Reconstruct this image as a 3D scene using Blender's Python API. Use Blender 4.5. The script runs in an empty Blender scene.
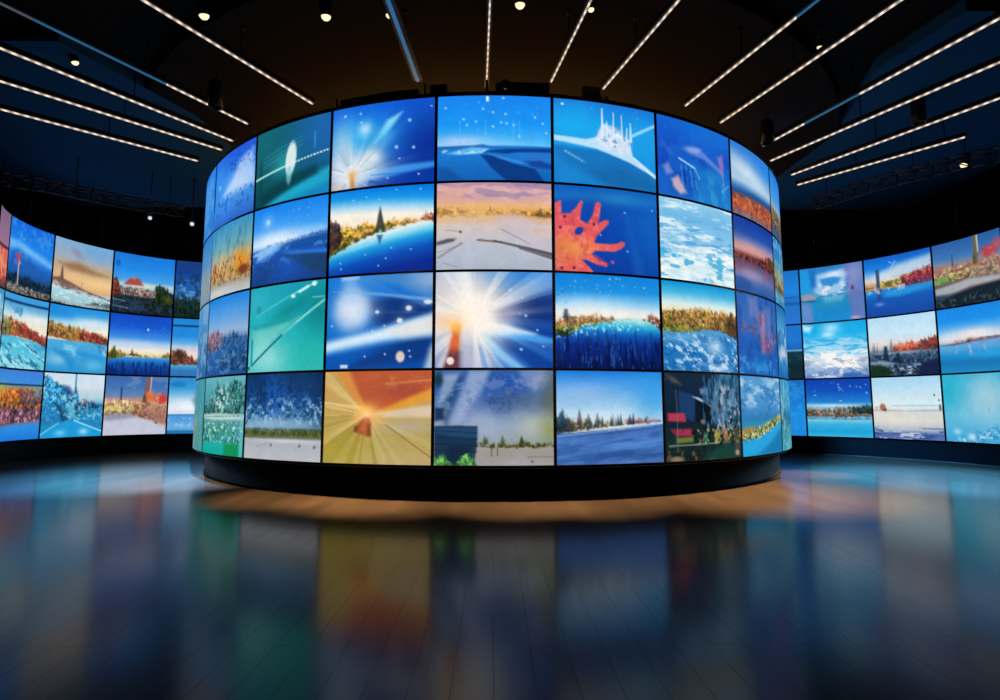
import bpy, math, zlib
import numpy as np
from mathutils import Vector, Matrix

# ------------------------------------------------------------------ measures
S = 7.5                       # metres per drum radius
ZF = -0.1918                  # floor level in drum radii, eye at 0
DC = 2.1437                   # drum centre in front of the eye
DEL = 0.24958                 # angle of one drum column
ROWS = [0.6670, 0.4735, 0.2814, 0.0763, -0.1207]
F_PX, PITCH, YAW = 560.773, 0.100454, 0.010721


def W(x, y, z):
    return Vector((x * S, y * S, (z - ZF) * S))


def inv(px, py, z):
    """point where the line of sight of a pixel meets the level z (drum radii)"""
    dx, dy, dz = (px - 500) / F_PX, 1.0, -(py - 350) / F_PX
    c, s = math.cos(PITCH), math.sin(PITCH)
    Y, Z = dy * c - dz * s, dy * s + dz * c
    c, s = math.cos(YAW), math.sin(YAW)
    x0, y0 = dx * c + Y * s, -dx * s + Y * c
    k = z / Z
    return x0 * k, y0 * k


scene = bpy.context.scene
C = scene.collection

# ------------------------------------------------------------------ materials


def s2l(c):
    c = np.asarray(c, float)
    return np.where(c <= 0.04045, c / 12.92, ((c + 0.055) / 1.055) ** 2.4)


def hx(s):
    s = s.lstrip('#')
    return np.array([int(s[i:i + 2], 16) for i in (0, 2, 4)]) / 255.0


def lin(s):
    return tuple(float(v) for v in s2l(hx(s))) + (1.0,)


def mat(name, base=(0.02, 0.02, 0.02), rough=0.5, metal=0.0, emit=None, strength=0.0, noise=0.0, nscale=20.0, spec=0.5):
    m = bpy.data.materials.new(name)
    m.use_nodes = True
    nt = m.node_tree
    b = nt.nodes['Principled BSDF']
    b.inputs['Base Color'].default_value = (*base, 1)
    b.inputs['Roughness'].default_value = rough
    b.inputs['Metallic'].default_value = metal
    b.inputs['Specular IOR Level'].default_value = spec
    if emit is not None:
        b.inputs['Emission Color'].default_value = (*emit, 1)
        b.inputs['Emission Strength'].default_value = strength
    if noise > 0:
        tc = nt.nodes.new('ShaderNodeTexCoord')
        n = nt.nodes.new('ShaderNodeTexNoise')
        n.inputs['Scale'].default_value = nscale
        n.inputs['Detail'].default_value = 4
        r = nt.nodes.new('ShaderNodeMapRange')
        r.inputs['To Min'].default_value = max(0.02, rough - noise)
        r.inputs['To Max'].default_value = min(1, rough + noise)
        nt.links.new(tc.outputs['Object'], n.inputs['Vector'])
        nt.links.new(n.outputs['Fac'], r.inputs['Value'])
        nt.links.new(r.outputs['Result'], b.inputs['Roughness'])
    return m


M = {}
M['black'] = mat('black_lacquer', (0.006, 0.006, 0.007), 0.45, noise=0.1, spec=0.3)
M['casing'] = mat('screen_casing', (0.0025, 0.0025, 0.003), 0.5, noise=0.08, spec=0.2)
M['plinth'] = mat('plinth_black', (0.005, 0.005, 0.0055), 0.5, noise=0.1, nscale=6, spec=0.3)
M['metal'] = mat('dark_metal', (0.035, 0.035, 0.04), 0.4, 0.8, noise=0.1)
M['steel'] = mat('truss_steel', (0.05, 0.055, 0.065), 0.4, 0.8, noise=0.1)
M['wall'] = mat('wall_black', (0.006, 0.007, 0.012), 0.9, noise=0.05, nscale=3, spec=0.1)
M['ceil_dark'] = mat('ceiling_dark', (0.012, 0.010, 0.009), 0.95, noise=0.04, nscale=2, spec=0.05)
M['ceil_blue_lit'] = mat('ceiling_blue_lit', (0.014, 0.075, 0.155), 0.95, noise=0.04, nscale=2, spec=0.05)  # blue light falling on the side ceiling, put into the base colour
M['brass'] = mat('olive_post', (0.25, 0.2, 0.08), 0.5, 0.3, noise=0.1)
M['trim'] = mat('pale_trim', (0.09, 0.08, 0.06), 0.6, noise=0.1)
M['amber_up'] = mat('amber_cove', (0.1, 0.08, 0.05), 0.5, emit=(1.0, 0.50, 0.13), strength=30.0)
M['lens'] = mat('warm_lens', (0.2, 0.2, 0.2), 0.3, emit=(1.0, 0.80, 0.50), strength=1.3)
M['lens_cool'] = mat('cool_lens', (0.2, 0.2, 0.2), 0.3, emit=(0.75, 0.9, 1.0), strength=0.8)
M['strip_blue'] = mat('strip_blue', (0.05, 0.1, 0.15), 0.4, emit=(0.02, 0.13, 0.27), strength=0.75)  # unlit diffuser; the blue it reflects is put in as faint emission
M['strip_grey'] = mat('strip_grey', (0.1, 0.1, 0.11), 0.4, emit=(0.16, 0.19, 0.25), strength=0.35)  # unlit diffuser end; its grey reflection is put in as faint emission


def strip_material(name, col, lo, hi):
    m = mat(name, (0.2, 0.2, 0.2), 0.4, emit=col, strength=1)
    nt = m.node_tree
    b = nt.nodes['Principled BSDF']
    tc = nt.nodes.new('ShaderNodeTexCoord')
    w = nt.nodes.new('ShaderNodeTexWave')
    w.bands_direction = 'X'
    w.inputs['Scale'].default_value = 2.0
    w.inputs['Distortion'].default_value = 0.0
    r = nt.nodes.new('ShaderNodeMapRange')
    r.inputs['To Min'].default_value = lo
    r.inputs['To Max'].default_value = hi
    nt.links.new(tc.outputs['Object'], w.inputs['Vector'])
    nt.links.new(w.outputs['Fac'], r.inputs['Value'])
    nt.links.new(r.outputs['Result'], b.inputs['Emission Strength'])
    return m


M['strip'] = strip_material('strip_warm', (1.0, 0.80, 0.64), 0.3, 1.05)

# the picture shown by a screen: colours computed below, given off as light
m = bpy.data.materials.new('screen_picture')
m.use_nodes = True
nt = m.node_tree
b = nt.nodes['Principled BSDF']
at = nt.nodes.new('ShaderNodeAttribute')
at.attribute_name = 'picture'
b.inputs['Base Color'].default_value = (0.001, 0.001, 0.001, 1)
b.inputs['Roughness'].default_value = 0.5
b.inputs['Specular IOR Level'].default_value = 0.0
nt.links.new(at.outputs['Color'], b.inputs['Emission Color'])
b.inputs['Emission Strength'].default_value = 1.0
M['picture'] = m


def floor_material():
    m = bpy.data.materials.new('dark_plank_floor')
    m.use_nodes = True
    nt = m.node_tree
    N, L = nt.nodes, nt.links
    b = N['Principled BSDF']
    tc = N.new('ShaderNodeTexCoord')
    mp = N.new('ShaderNodeMapping')
    mp.inputs['Rotation'].default_value = (0, 0, math.radians(90))
    L.new(tc.outputs['Object'], mp.inputs['Vector'])
    br = N.new('ShaderNodeTexBrick')
    br.inputs['Scale'].default_value = 1.0
    br.inputs['Brick Width'].default_value = 2.6
    br.inputs['Row Height'].default_value = 0.22
    br.inputs['Mortar Size'].default_value = 0.0045
    br.inputs['Mortar Smooth'].default_value = 0.3
    br.offset = 0.37
    br.inputs['Color1'].default_value = (0.075, 0.046, 0.026, 1)
    br.inputs['Color2'].default_value = (0.105, 0.065, 0.037, 1)
    br.inputs['Mortar'].default_value = (0.05, 0.032, 0.02, 1)
    L.new(mp.outputs['Vector'], br.inputs['Vector'])
    ms = N.new('ShaderNodeMapping')
    ms.inputs['Scale'].default_value = (7.0, 0.5, 1)
    L.new(tc.outputs['Object'], ms.inputs['Vector'])
    gn = N.new('ShaderNodeTexNoise')
    gn.inputs['Scale'].default_value = 3.0
    gn.inputs['Detail'].default_value = 6
    L.new(ms.outputs['Vector'], gn.inputs['Vector'])
    mix = N.new('ShaderNodeMix')
    mix.data_type = 'RGBA'
    mix.blend_type = 'MULTIPLY'
    mix.inputs['Factor'].default_value = 0.55
    L.new(br.outputs['Color'], mix.inputs['A'])
    L.new(gn.outputs['Color'], mix.inputs['B'])
    L.new(mix.outputs['Result'], b.inputs['Base Color'])
    r = N.new('ShaderNodeMapRange')
    r.inputs['To Min'].default_value = 0.13
    r.inputs['To Max'].default_value = 0.20
    L.new(gn.outputs['Fac'], r.inputs['Value'])
    L.new(r.outputs['Result'], b.inputs['Roughness'])
    mh = N.new('ShaderNodeMath')
    mh.operation = 'MULTIPLY_ADD'
    mh.inputs[1].default_value = -1.0
    mg = N.new('ShaderNodeMath')
    mg.operation = 'MULTIPLY'
    mg.inputs[1].default_value = 0.12
    L.new(gn.outputs['Fac'], mg.inputs[0])
    L.new(br.outputs['Fac'], mh.inputs[0])
    L.new(mg.outputs[0], mh.inputs[2])
    bp = N.new('ShaderNodeBump')
    bp.inputs['Strength'].default_value = 0.07
    bp.inputs['Distance'].default_value = 0.01
    L.new(mh.outputs[0], bp.inputs['Height'])
    L.new(bp.outputs['Normal'], b.inputs['Normal'])
    b.inputs['IOR'].default_value = 1.45
    sp = N.new('ShaderNodeMapRange')
    sp.inputs['To Min'].default_value = 0.19
    sp.inputs['To Max'].default_value = 0.10
    L.new(br.outputs['Fac'], sp.inputs['Value'])
    L.new(sp.outputs['Result'], b.inputs['Specular IOR Level'])
    b.inputs['Coat Weight'].default_value = 0.07
    b.inputs['Coat Roughness'].default_value = 0.42
    b.inputs['Coat IOR'].default_value = 1.35
    return m


M['floor'] = floor_material()

# ------------------------------------------------------------------ objects


def tag(o, label=None, cat=None, group=None, kind=None):
    for k, v in (('label', label), ('category', cat), ('group', group), ('kind', kind)):
        if v:
            o[k] = v
    return o


def empty(name, loc, rz=0.0):
    o = bpy.data.objects.new(name, None)
    o.empty_display_size = 0.2
    o.location = loc
    o.rotation_euler = (0, 0, rz)
    C.objects.link(o)
    return o


def mesh(name, verts, faces, m, parent=None, smooth=False):
    """one mesh object; verts in the parent's own frame"""
    me = bpy.data.meshes.new(name)
    me.from_pydata([tuple(v) for v in verts], [], faces)
    me.update()
    if smooth:
        me.polygons.foreach_set('use_smooth', [True] * len(me.polygons))
    me.materials.append(m)
    o = bpy.data.objects.new(name, me)
    C.objects.link(o)
    if parent:
        o.parent = parent
    return o


class MB:
    """collects shapes for ONE mesh"""

    def __init__(s):
        s.v, s.f = [], []

    def add(s, v, f):
        n = len(s.v)
        s.v += [Vector(p) for p in v]
        s.f += [tuple(i + n for i in q) for q in f]
        return s

    def box(s, lo, hi, bev=0.0, mtx=None):
        x0, y0, z0 = lo
        x1, y1, z1 = hi
        b = bev
        if b <= 0:
            v = [(x0, y0, z0), (x1, y0, z0), (x1, y1, z0), (x0, y1, z0), (x0, y0, z1), (x1, y0, z1), (x1, y1, z1), (x0, y1, z1)]
            f = [(0, 3, 2, 1), (4, 5, 6, 7), (0, 1, 5, 4), (1, 2, 6, 5), (2, 3, 7, 6), (3, 0, 4, 7)]
        else:
            ring = lambda e: [(x0 + b + e, y0 + e), (x1 - b - e, y0 + e), (x1 - e, y0 + b + e), (x1 - e, y1 - b - e), (x1 - b - e, y1 - e), (x0 + b + e, y1 - e), (x0 + e, y1 - b - e), (x0 + e, y0 + b + e)]
            v = []
            for z, e in ((z0, b * .6), (z0 + b, 0), (z1 - b, 0), (z1, b * .6)):
                v += [(p[0], p[1], z) for p in ring(e)]
            f = [tuple(range(7, -1, -1)), tuple(range(24, 32))]
            for k in range(3):
                for i in range(8):
                    j = (i + 1) % 8
                    f.append((k * 8 + i, k * 8 + j, k * 8 + 8 + j, k * 8 + 8 + i))
        if mtx is not None:
            v = [mtx @ Vector(p) for p in v]
        return s.add(v, f)

    def tube(s, a, b, r, n=8, r2=None):
        a, b = Vector(a), Vector(b)
        d = (b - a).normalized()
        u = d.orthogonal().normalized()
        w = d.cross(u)
        r2 = r if r2 is None else r2
        v = []
        for p, q in ((a, r), (b, r2)):
            v += [p + (u * math.cos(2 * math.pi * i / n) + w * math.sin(2 * math.pi * i / n)) * q for i in range(n)]
        f = [tuple(range(n - 1, -1, -1)), tuple(range(n, 2 * n))]
        f += [(i, (i + 1) % n, n + (i + 1) % n, n + i) for i in range(n)]
        return s.add(v, f)

    def lathe(s, prof, a=Vector((0, 0, 0)), d=Vector((0, 0, 1)), n=20, caps=True):
        d = Vector(d).normalized()
        u = d.orthogonal().normalized()
        w = d.cross(u)
        v = []
        for r, h in prof:
            v += [Vector(a) + d * h + (u * math.cos(2 * math.pi * i / n) + w * math.sin(2 * math.pi * i / n)) * r for i in range(n)]
        f = []
        for k in range(len(prof) - 1):
            f += [(k * n + i, k * n + (i + 1) % n, (k + 1) * n + (i + 1) % n, (k + 1) * n + i) for i in range(n)]
        if caps:
            f += [tuple(range(n - 1, -1, -1)), tuple(range((len(prof) - 1) * n, len(prof) * n))]
        return s.add(v, f)

    def sweep(s, frames, closed=False, caps=True):
        """frames: list of rings (each a list of points) joined one to the next"""
        n = len(frames[0])
        v = [p for fr in frames for p in fr]
        f = []
        K = len(frames)
        for k in range(K if closed else K - 1):
            a, b = k * n, ((k + 1) % K) * n
            f += [(a + i, a + (i + 1) % n, b + (i + 1) % n, b + i) for i in range(n)]
        if caps and not closed:
            f += [tuple(range(n - 1, -1, -1)), tuple(range((K - 1) * n, K * n))]
        return s.add(v, f)

    def build(s, name, m, parent=None, smooth=False, world=False):
        v = s.v
        if world and parent:
            mi = parent_matrix(parent).inverted()
            v = [mi @ p for p in v]
        return mesh(name, v, s.f, m, parent, smooth)


def parent_matrix(o):
    mm = Matrix.LocRotScale(o.location, o.rotation_euler, None)
    if o.parent:
        mm = parent_matrix(o.parent) @ mm
    return mm


# ------------------------------------------------------------------ the pictures on the screens


def ss(x):
    x = np.clip(x, 0, 1)
    return x * x * (3 - 2 * x)


class Pic:
    """a small painting surface: u to the right, v downwards, both 0..1"""

    def __init__(s, nx, ny, seed):
        s.u, s.v = np.meshgrid(np.linspace(0, 1, nx), np.linspace(0, 1, ny))
        s.c = np.zeros((ny, nx, 3))
        s.r = np.random.RandomState(seed)

    def _vn(s, x, y):
        n = 61
        T = s.r.rand(n, n)
        xi, yi = np.floor(x).astype(int), np.floor(y).astype(int)
        fx, fy = x - xi, y - yi
        fx, fy = fx * fx * (3 - 2 * fx), fy * fy * (3 - 2 * fy)
        g = lambda a, b: T[(yi + b) % n, (xi + a) % n]
        return (g(0, 0) * (1 - fx) + g(1, 0) * fx) * (1 - fy) + (g(0, 1) * (1 - fx) + g(1, 1) * fx) * fy

    def noise(s, fx, fy, o=3, x=None, y=None):
        x = s.u if x is None else x
        y = s.v if y is None else y
        a, t, w = 0, 0, 1.0
        for k in range(o):
            a = a + w * s._vn(x * fx * 2 ** k + 7 * k, y * fy * 2 ** k + 3 * k)
            t += w
            w *= .68
        a = a / t
        return ss((a - .2) / .6)

    def mix(s, m, col):
        m = np.clip(m, 0, 1)[..., None]
        s.c = s.c * (1 - m) + (hx(col) if isinstance(col, str) else col) * m
        return s

    def grad(s, *st, tilt=0.0, m=None):
        t = s.v + tilt * (s.u - .5)
        x = [a for a, _ in st]
        k = np.array([hx(b) for _, b in st])
        g = np.stack([np.interp(t, x, k[:, i]) for i in range(3)], -1)
        if m is None:
            s.c = g
        else:
            s.mix(m, g)
        return s

    def hgrad(s, m, *st):
        x = [a for a, _ in st]
        k = np.array([hx(b) for _, b in st])
        return s.mix(m, np.stack([np.interp(s.u, x, k[:, i]) for i in range(3)], -1))

    def d(s, x, y, rx, ry, rot=0):
        a, b = s.u - x, s.v - y
        c, n = math.cos(rot), math.sin(rot)
        return np.hypot((a * c + b * n) / rx, (-a * n + b * c) / ry)

    def blob(s, x, y, rx, ry, col, a=1.0, soft=.5, rot=0):
        return s.mix(a * ss((1 - s.d(x, y, rx, ry, rot)) / soft), col)

    def glow(s, x, y, rx, ry, col, a=1.0, rot=0):
        return s.mix(a * np.exp(-s.d(x, y, rx, ry, rot) ** 2), col)

    def line(s, x0, y0, x1, y1, w, col, a=1.0, dots=0, w1=None):
        dx, dy = x1 - x0, y1 - y0
        L2 = dx * dx + dy * dy
        t = np.clip(((s.u - x0) * dx + (s.v - y0) * dy) / L2, 0, 1)
        dd = np.hypot(s.u - x0 - t * dx, s.v - y0 - t * dy)
        ww = w if w1 is None else w + (w1 - w) * t
        m = a * ss(1.5 - dd / ww)
        if dots:
            m = m * (.35 + .65 * (np.sin(t * dots * 6.283) > 0))
        return s.mix(m, col)

    def poly(s, pts, col, a=1.0, soft=.012):
        ins = np.zeros(s.u.shape, bool)
        dd = np.full(s.u.shape, 9.)
        n = len(pts)
        for i in range(n):
            (x0, y0), (x1, y1) = pts[i], pts[(i + 1) % n]
            if y0 != y1:
                ins ^= ((y0 > s.v) != (y1 > s.v)) & (s.u < (x1 - x0) * (s.v - y0) / (y1 - y0) + x0)
            dx, dy = x1 - x0, y1 - y0
            t = np.clip(((s.u - x0) * dx + (s.v - y0) * dy) / (dx * dx + dy * dy + 1e-12), 0, 1)
            dd = np.minimum(dd, np.hypot(s.u - x0 - t * dx, s.v - y0 - t * dy))
        sd = np.where(ins, dd, -dd)
        return s.mix(a * ss(.5 + sd / (2 * soft)), col)

    def stars(s, n, x0, y0, x1, y1, col='#bfe4ff', r=.012, a=.8):
        for _ in range(n):
            x, y = x0 + (x1 - x0) * s.r.rand(), y0 + (y1 - y0) * s.r.rand()
            q = r * (.6 + .8 * s.r.rand())
            s.blob(x, y, q, q * 1.2, col, a * (.5 + .5 * s.r.rand()), .7)
        return s

    def rays(s, cx, cy, col, a, freq, reach=1.0, lo=-9, hi=9, thr=.5, near=0.0, asp=.8):
        x, y = s.u - cx, (s.v - cy) * asp
        th = np.arctan2(y, x)
        rr = np.hypot(x, y)
        T = s.r.rand(997)
        f = (th + 3.1416) / 6.2832 * freq
        k = np.floor(f).astype(int)
        w = ss(f - k)
        nn = T[k % 997] * (1 - w) + T[(k + 1) % 997] * w
        m = ss((nn - thr) / (1 - thr) * 1.5) * np.exp(-(rr / reach) ** 2) * (rr > near)
        m = m * ((th > lo) & (th < hi))
        return s.mix(a * m, col)

    def pal(s, n, cols):
        k = np.array([hx(c) for c in cols])
        x = np.linspace(.12, .88, len(cols))
        return np.stack([np.interp(n, x, k[:, i]) for i in range(3)], -1)

    def prof(s, p):
        return np.interp(s.u, [a for a, _ in p], [b for _, b in p])

    def land(s, top, bot, cols, fx=14, fy=14, jag=.06, jf=14, a=.95, soft=.03, o=4, bj=.01):
        """a band between two outlines, filled with a palette in a noisy mix"""
        t = s.prof(top) + .8 * jag * (s.noise(jf * 1.2, .01, 4) - .5)
        b = s.prof(bot) + bj * (s.noise(jf * 2, .01, 2) - .5)
        rag = .5 * soft * (s.noise(34, 30, 2) - .5)
        m = ss((s.v - t + rag * 2.4) / (soft * 1.9)) * ss((b - s.v + rag) / (soft * .9))
        xa, xb = max(top[0][0], bot[0][0]), min(top[-1][0], bot[-1][0])
        if xa > .02:
            m = m * ss((s.u - xa) / .03 + .5 + .8 * (s.noise(9, 9, 2) - .5))
        if xb < .98:
            m = m * ss((xb - s.u) / .03 + .5 + .8 * (s.noise(9, 9, 2) - .5))
        sh = (.62 + .6 * s.noise(30, 26, 2))[..., None] * (1.08 - .22 * ss((s.v - t) / np.maximum(b - t, .02)))[..., None]
        return s.mix(a * m, sh * s.pal(.35 * s.noise(fx * .6, fy * .6, 2) + .65 * s.noise(fx * 2.3, fy * 2.3, o), cols))

    def speck(s, fx, fy, col, thr=.6, a=1.0, m=1.0, soft=.28, o=2, sk=0.0):
        n = s.noise(fx * 1.3, fy * 1.3, o + 1, s.u, s.v + sk * s.u)
        return s.mix(a * ss((n - thr) / soft) * m, col)

    def band(s, v0, v1, soft=.05, tilt=0.0):
        t = s.v - tilt * (s.u - .5)
        return ss((t - v0) / soft + .5) * ss((v1 - t) / soft + .5)

    def spires(s, n, base, h0, h1, cols, w=.012, x0=0, x1=1, a=.9):
        for _ in range(n):
            x = x0 + (x1 - x0) * s.r.rand()
            b = float(np.interp(x, [p for p, _ in base], [q for _, q in base]))
            h = h0 + (h1 - h0) * s.r.rand()
            ww = w * (.6 + s.r.rand())
            s.poly([(x - ww, b), (x - ww * .5, b - h * .6), (x, b - h), (x + ww * .5, b - h * .6), (x + ww, b)], cols[s.r.randint(len(cols))], a, .01)
        return s


def paint(fn, nx, ny, seed):
    p = Pic(nx, ny, zlib.crc32(seed.encode()) % 100000)
    fn(p)
    # the fine grain of a lit picture
    p.c = p.c * (1 + .04 * (p.noise(11, 11, 4) - .3))[..., None] * (1 + .04 * (p.r.rand(ny, nx, 1) - .5))
    return np.clip(p.c, 0, 1)


# --- drum, top row
def d_m4_0(p):
    p.grad((0, '#2a7fe6'), (.6, '#2f86dc'), (1, '#2b74c8')).speck(3, 4, '#6fa9e4', .55, .5)
    p.glow(.5, .5, .3, .3, '#5b9fe6', .5)


def d_m3_0(p):
    p.grad((0, '#2458d8'), (.35, '#2a80e4'), (.75, '#3a86dc'), (1, '#2a62c4'))
    p.glow(.1, .3, .25, .35, '#3f9af0', .6)
    p.poly([(.2, .62), (.55, .42), (.68, .2), (.95, .12), (1.02, .62)], '#a9c9f2', .85, .06)
    p.glow(.65, .5, .28, .16, '#c6dcf6', .7)
    p.speck(14, 14, '#1f58c0', .58, .7, p.band(.6, .85, .1))
    p.speck(20, 20, '#2048b8', .55, .6, p.band(-.1, .3, .15) * (p.u > .45))
    p.blob(.16, .42, .06, .05, '#8cc0f4', .7)


def d_m2_0(p):
    p.grad((0, '#12606c'), (.5, '#125a66'), (1, '#0a3f48'))
    p.glow(.95, .2, .42, .5, '#1f63b4', .9)
    p.glow(.1, .1, .2, .5, '#1b6e78', .5)
    p.poly([(.12, 1.02), (.5, .86), (1.02, .66), (1.02, 1.02)], '#1fa8cc', .95, .05)
    p.poly([(.45, 1.02), (1.02, .84), (1.02, 1.02)], '#1477b8', .7, .06)
    p.poly([(.05, .85), (.5, .7), (.85, .62), (.85, .74), (.4, .88), (.1, .98)], '#0b3b46', .8, .05)
    p.blob(.08, .7, .05, .4, '#0d4650', .6)
    p.glow(.42, .5, .16, .16, '#2aa6ac', .7)
    for k in range(3):
        p.line(.12, .36 + k * .06, .66, .22 + k * .05, .006, '#3c93a4', .6)
    p.line(0, .62, 1, .46, .010, '#d6fbf4', .95, 26)
    p.line(0, .62, .5, .54, .016, '#a8e6dc', .6)
    p.blob(.52, .47, .085, .26, '#e6f4f2', .92, .35, .08)
    p.blob(.5, .68, .05, .16, '#7fc9cc', .7, .6)
    p.line(.82, .2, .82, .4, .006, '#3fa0d0', .7)


def d_m1_0(p):
    p.grad((0, '#1357d6'), (.3, '#1469da'), (.7, '#0f48b4'), (1, '#0c3aa4'))
    p.glow(1.0, .55, .42, .42, '#0c2a8e', .9)
    p.glow(.28, .42, .34, .3, '#22a8ec', .9)
    p.glow(.1, .5, .14, .3, '#8ccdf0', .8)
    p.glow(.34, .3, .07, .09, '#b8e2f6', .9)
    p.poly([(.44, .48), (.5, .34), (.56, .22), (.7, .14), (.62, .28), (.54, .40)], '#8edcf6', .9, .03)
    p.glow(.52, .42, .1, .1, '#3bb4f0', .6)
    p.poly([(.3, .84), (.7, .78), (1.02, .76), (1.02, .82), (.6, .9), (.3, .92)], '#3f9bee', .85, .03)
    p.glow(.18, .84, .27, .24, '#e4e8ea', 1)
    p.glow(.42, .66, .10, .10, '#dbe6ea', .85)
    p.glow(.3, .72, .2, .16, '#dfe9ee', .8)
    p.glow(.10, .66, .09, .2, '#d4e2ea', .7)
    p.rays(.22, .84, '#f6f2ea', .45, 46, .34, thr=.45)
    p.rays(.22, .84, '#7fa6c8', .55, 60, .4, thr=.62, near=.1)
    p.rays(.22, .86, '#0d3fa8', .6, 40, .6, .0, .9, .5, .18)
    p.poly([(.2, .82), (.225, .82), (.26, 1.02), (.2, 1.02)], '#c8803e', .9, .02)
    p.glow(.22, .84, .05, .06, '#e8b070', .8)
    p.glow(.05, .98, .06, .06, '#f0d0a0', .6)
    for x, y, r in ((.13, .1, .02), (.29, .1, .018), (.3, .21, .018), (.77, .25, .024), (.65, .56, .026), (.81, .58, .022), (.68, .7, .013), (.57, .92, .014), (.86, .9, .015), (.97, .1, .013)):
        p.blob(x, y, r, r * 1.2, '#9fd0ff', .9, .7)


def d_0_0(p):
    p.grad((0, '#1a82ec'), (.35, '#1c96f2'), (.55, '#4ab6f6'), (.585, '#5fc0f4'), (.60, '#1669c4'), (1, '#1258ae'))
    p.glow(.2, .56, .26, .08, '#c4d4f4', .85)
    p.glow(.45, .57, .4, .05, '#8ccdf8', .5)
    p.grad((.59, '#1b78d0'), (.75, '#1c74cc'), (1, '#1560b4'), m=p.band(.6, 2, .012))
    p.poly([(0, .6), (.32, .59), (.4, .575), (.46, .60), (.36, .625), (0, .63)], '#2a62b4', .8, .01)
    p.poly([(.08, .68), (.3, .61), (.45, .63), (.38, .69), (.16, .70)], '#6fc6f4', .8, .02)
    p.speck(10, 20, '#bfe8fc', .6, .8, p.band(.61, .69, .02) * (p.u < .45))
    p.poly([(.4, .67), (.55, .635), (1.02, .61), (1.02, .66), (.72, .67), (.6, .69)], '#0d3c86', .95, .012)
    p.poly([(.38, .70), (.5, .71), (.66, .80), (.86, .86), (.95, 1.02), (.62, 1.02), (.48, .86)], '#0c3880', .95, .015)
    p.poly([(.68, .70), (1.02, .67), (1.02, .78), (.82, .77)], '#2f72cc', .7, .02)
    p.poly([(.75, .78), (.9, .76), (1.02, .8), (1.02, .86), (.85, .84)], '#123f8c', .8, .02)
    p.poly([(.45, .69), (.62, .74), (.8, .80), (.72, .80), (.55, .75)], '#3f9ae8', .7, .015)
    p.poly([(0, .84), (.1, .86), (.26, 1.02), (0, 1.02)], '#144a98', .7, .04)
    p.line(.44, .02, .44, .06, .012, '#e8f6ff', 1)
    for x, y in ((.44, .06), (.07, .14), (.4, .16), (.49, .2), (.6, .22), (.23, .28), (.56, .32), (.61, .33), (.67, .35), (.26, .35), (.49, .37), (.34, .31), (.86, .25), (.93, .32), (.96, .43), (.72, .48), (.58, .03)):
        p.blob(x, y, .016, .02, '#bce8ff', .85, .8)
    p.stars(26, .05, .08, .98, .5, '#7cc8fc', .008, .7)
    for x in (.42, .67, .72, .2):
        p.line(x, .3, x, .56, .005, '#6fc4fa', .35)


def d_1_0(p):
    p.grad((0, '#1873d8'), (.3, '#1a9ae6'), (1, '#1a86d8'))
    p.glow(.2, .3, .3, .3, '#1fb0ee', .7)
    p.glow(.85, .35, .2, .3, '#22a6ea', .5)
    p.poly([(0, .56), (.4, .58), (.75, .66), (1.02, .82), (1.02, 1.02), (0, 1.02)], '#1a72bc', .95, .03)
    p.poly([(.3, .85), (.6, .72), (1.02, .9), (1.02, 1.02), (.5, 1.02)], '#155f9e', .55, .08)
    p.poly([(0, .68), (.28, .86), (.5, 1.02), (0, 1.02)], '#1c8ad6', .7, .08)
    p.poly([(0, .44), (.3, .46), (.40, .42), (.46, .26), (.52, .3), (.72, .4), (.76, .60), (1.02, .80), (1.02, .83), (.72, .68), (.4, .565), (0, .50)], '#c9e6f8', .9, .015)
    p.poly([(.38, .47), (.46, .24), (.6, .28), (.73, .44), (.74, .60), (.5, .55)], '#d4dff2', .85, .02)
    p.speck(16, 12, '#5a92cc', .52, .75, ss(1.2 - p.d(.58, .42, .2, .18)))
    p.speck(22, 16, '#eef6ff', .62, .8, ss(1.2 - p.d(.56, .45, .2, .18)))
    for x, t, w in ((.455, .06, .008), (.565, .1, .006), (.65, .12, .006), (.74, .2, .009), (.5, .2, .006), (.7, .26, .006)):
        p.line(x, t, x, .42, w * .6, '#d8eefc', .85, w1=w * 1.8)
    p.line(.74, .36, 1, .17, .016, '#a8dcf6', .85)
    p.line(.77, .62, 1, .83, .010, '#d8f0fc', .9, 9)
    p.line(.1, .62, .28, .74, .014, '#7ec4f0', .7, 6)
    p.blob(.08, .06, .018, .02, '#c8f0ff', .95)
    p.stars(12, .3, .02, .98, .4, '#8fd4fa', .008, .7)


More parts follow.
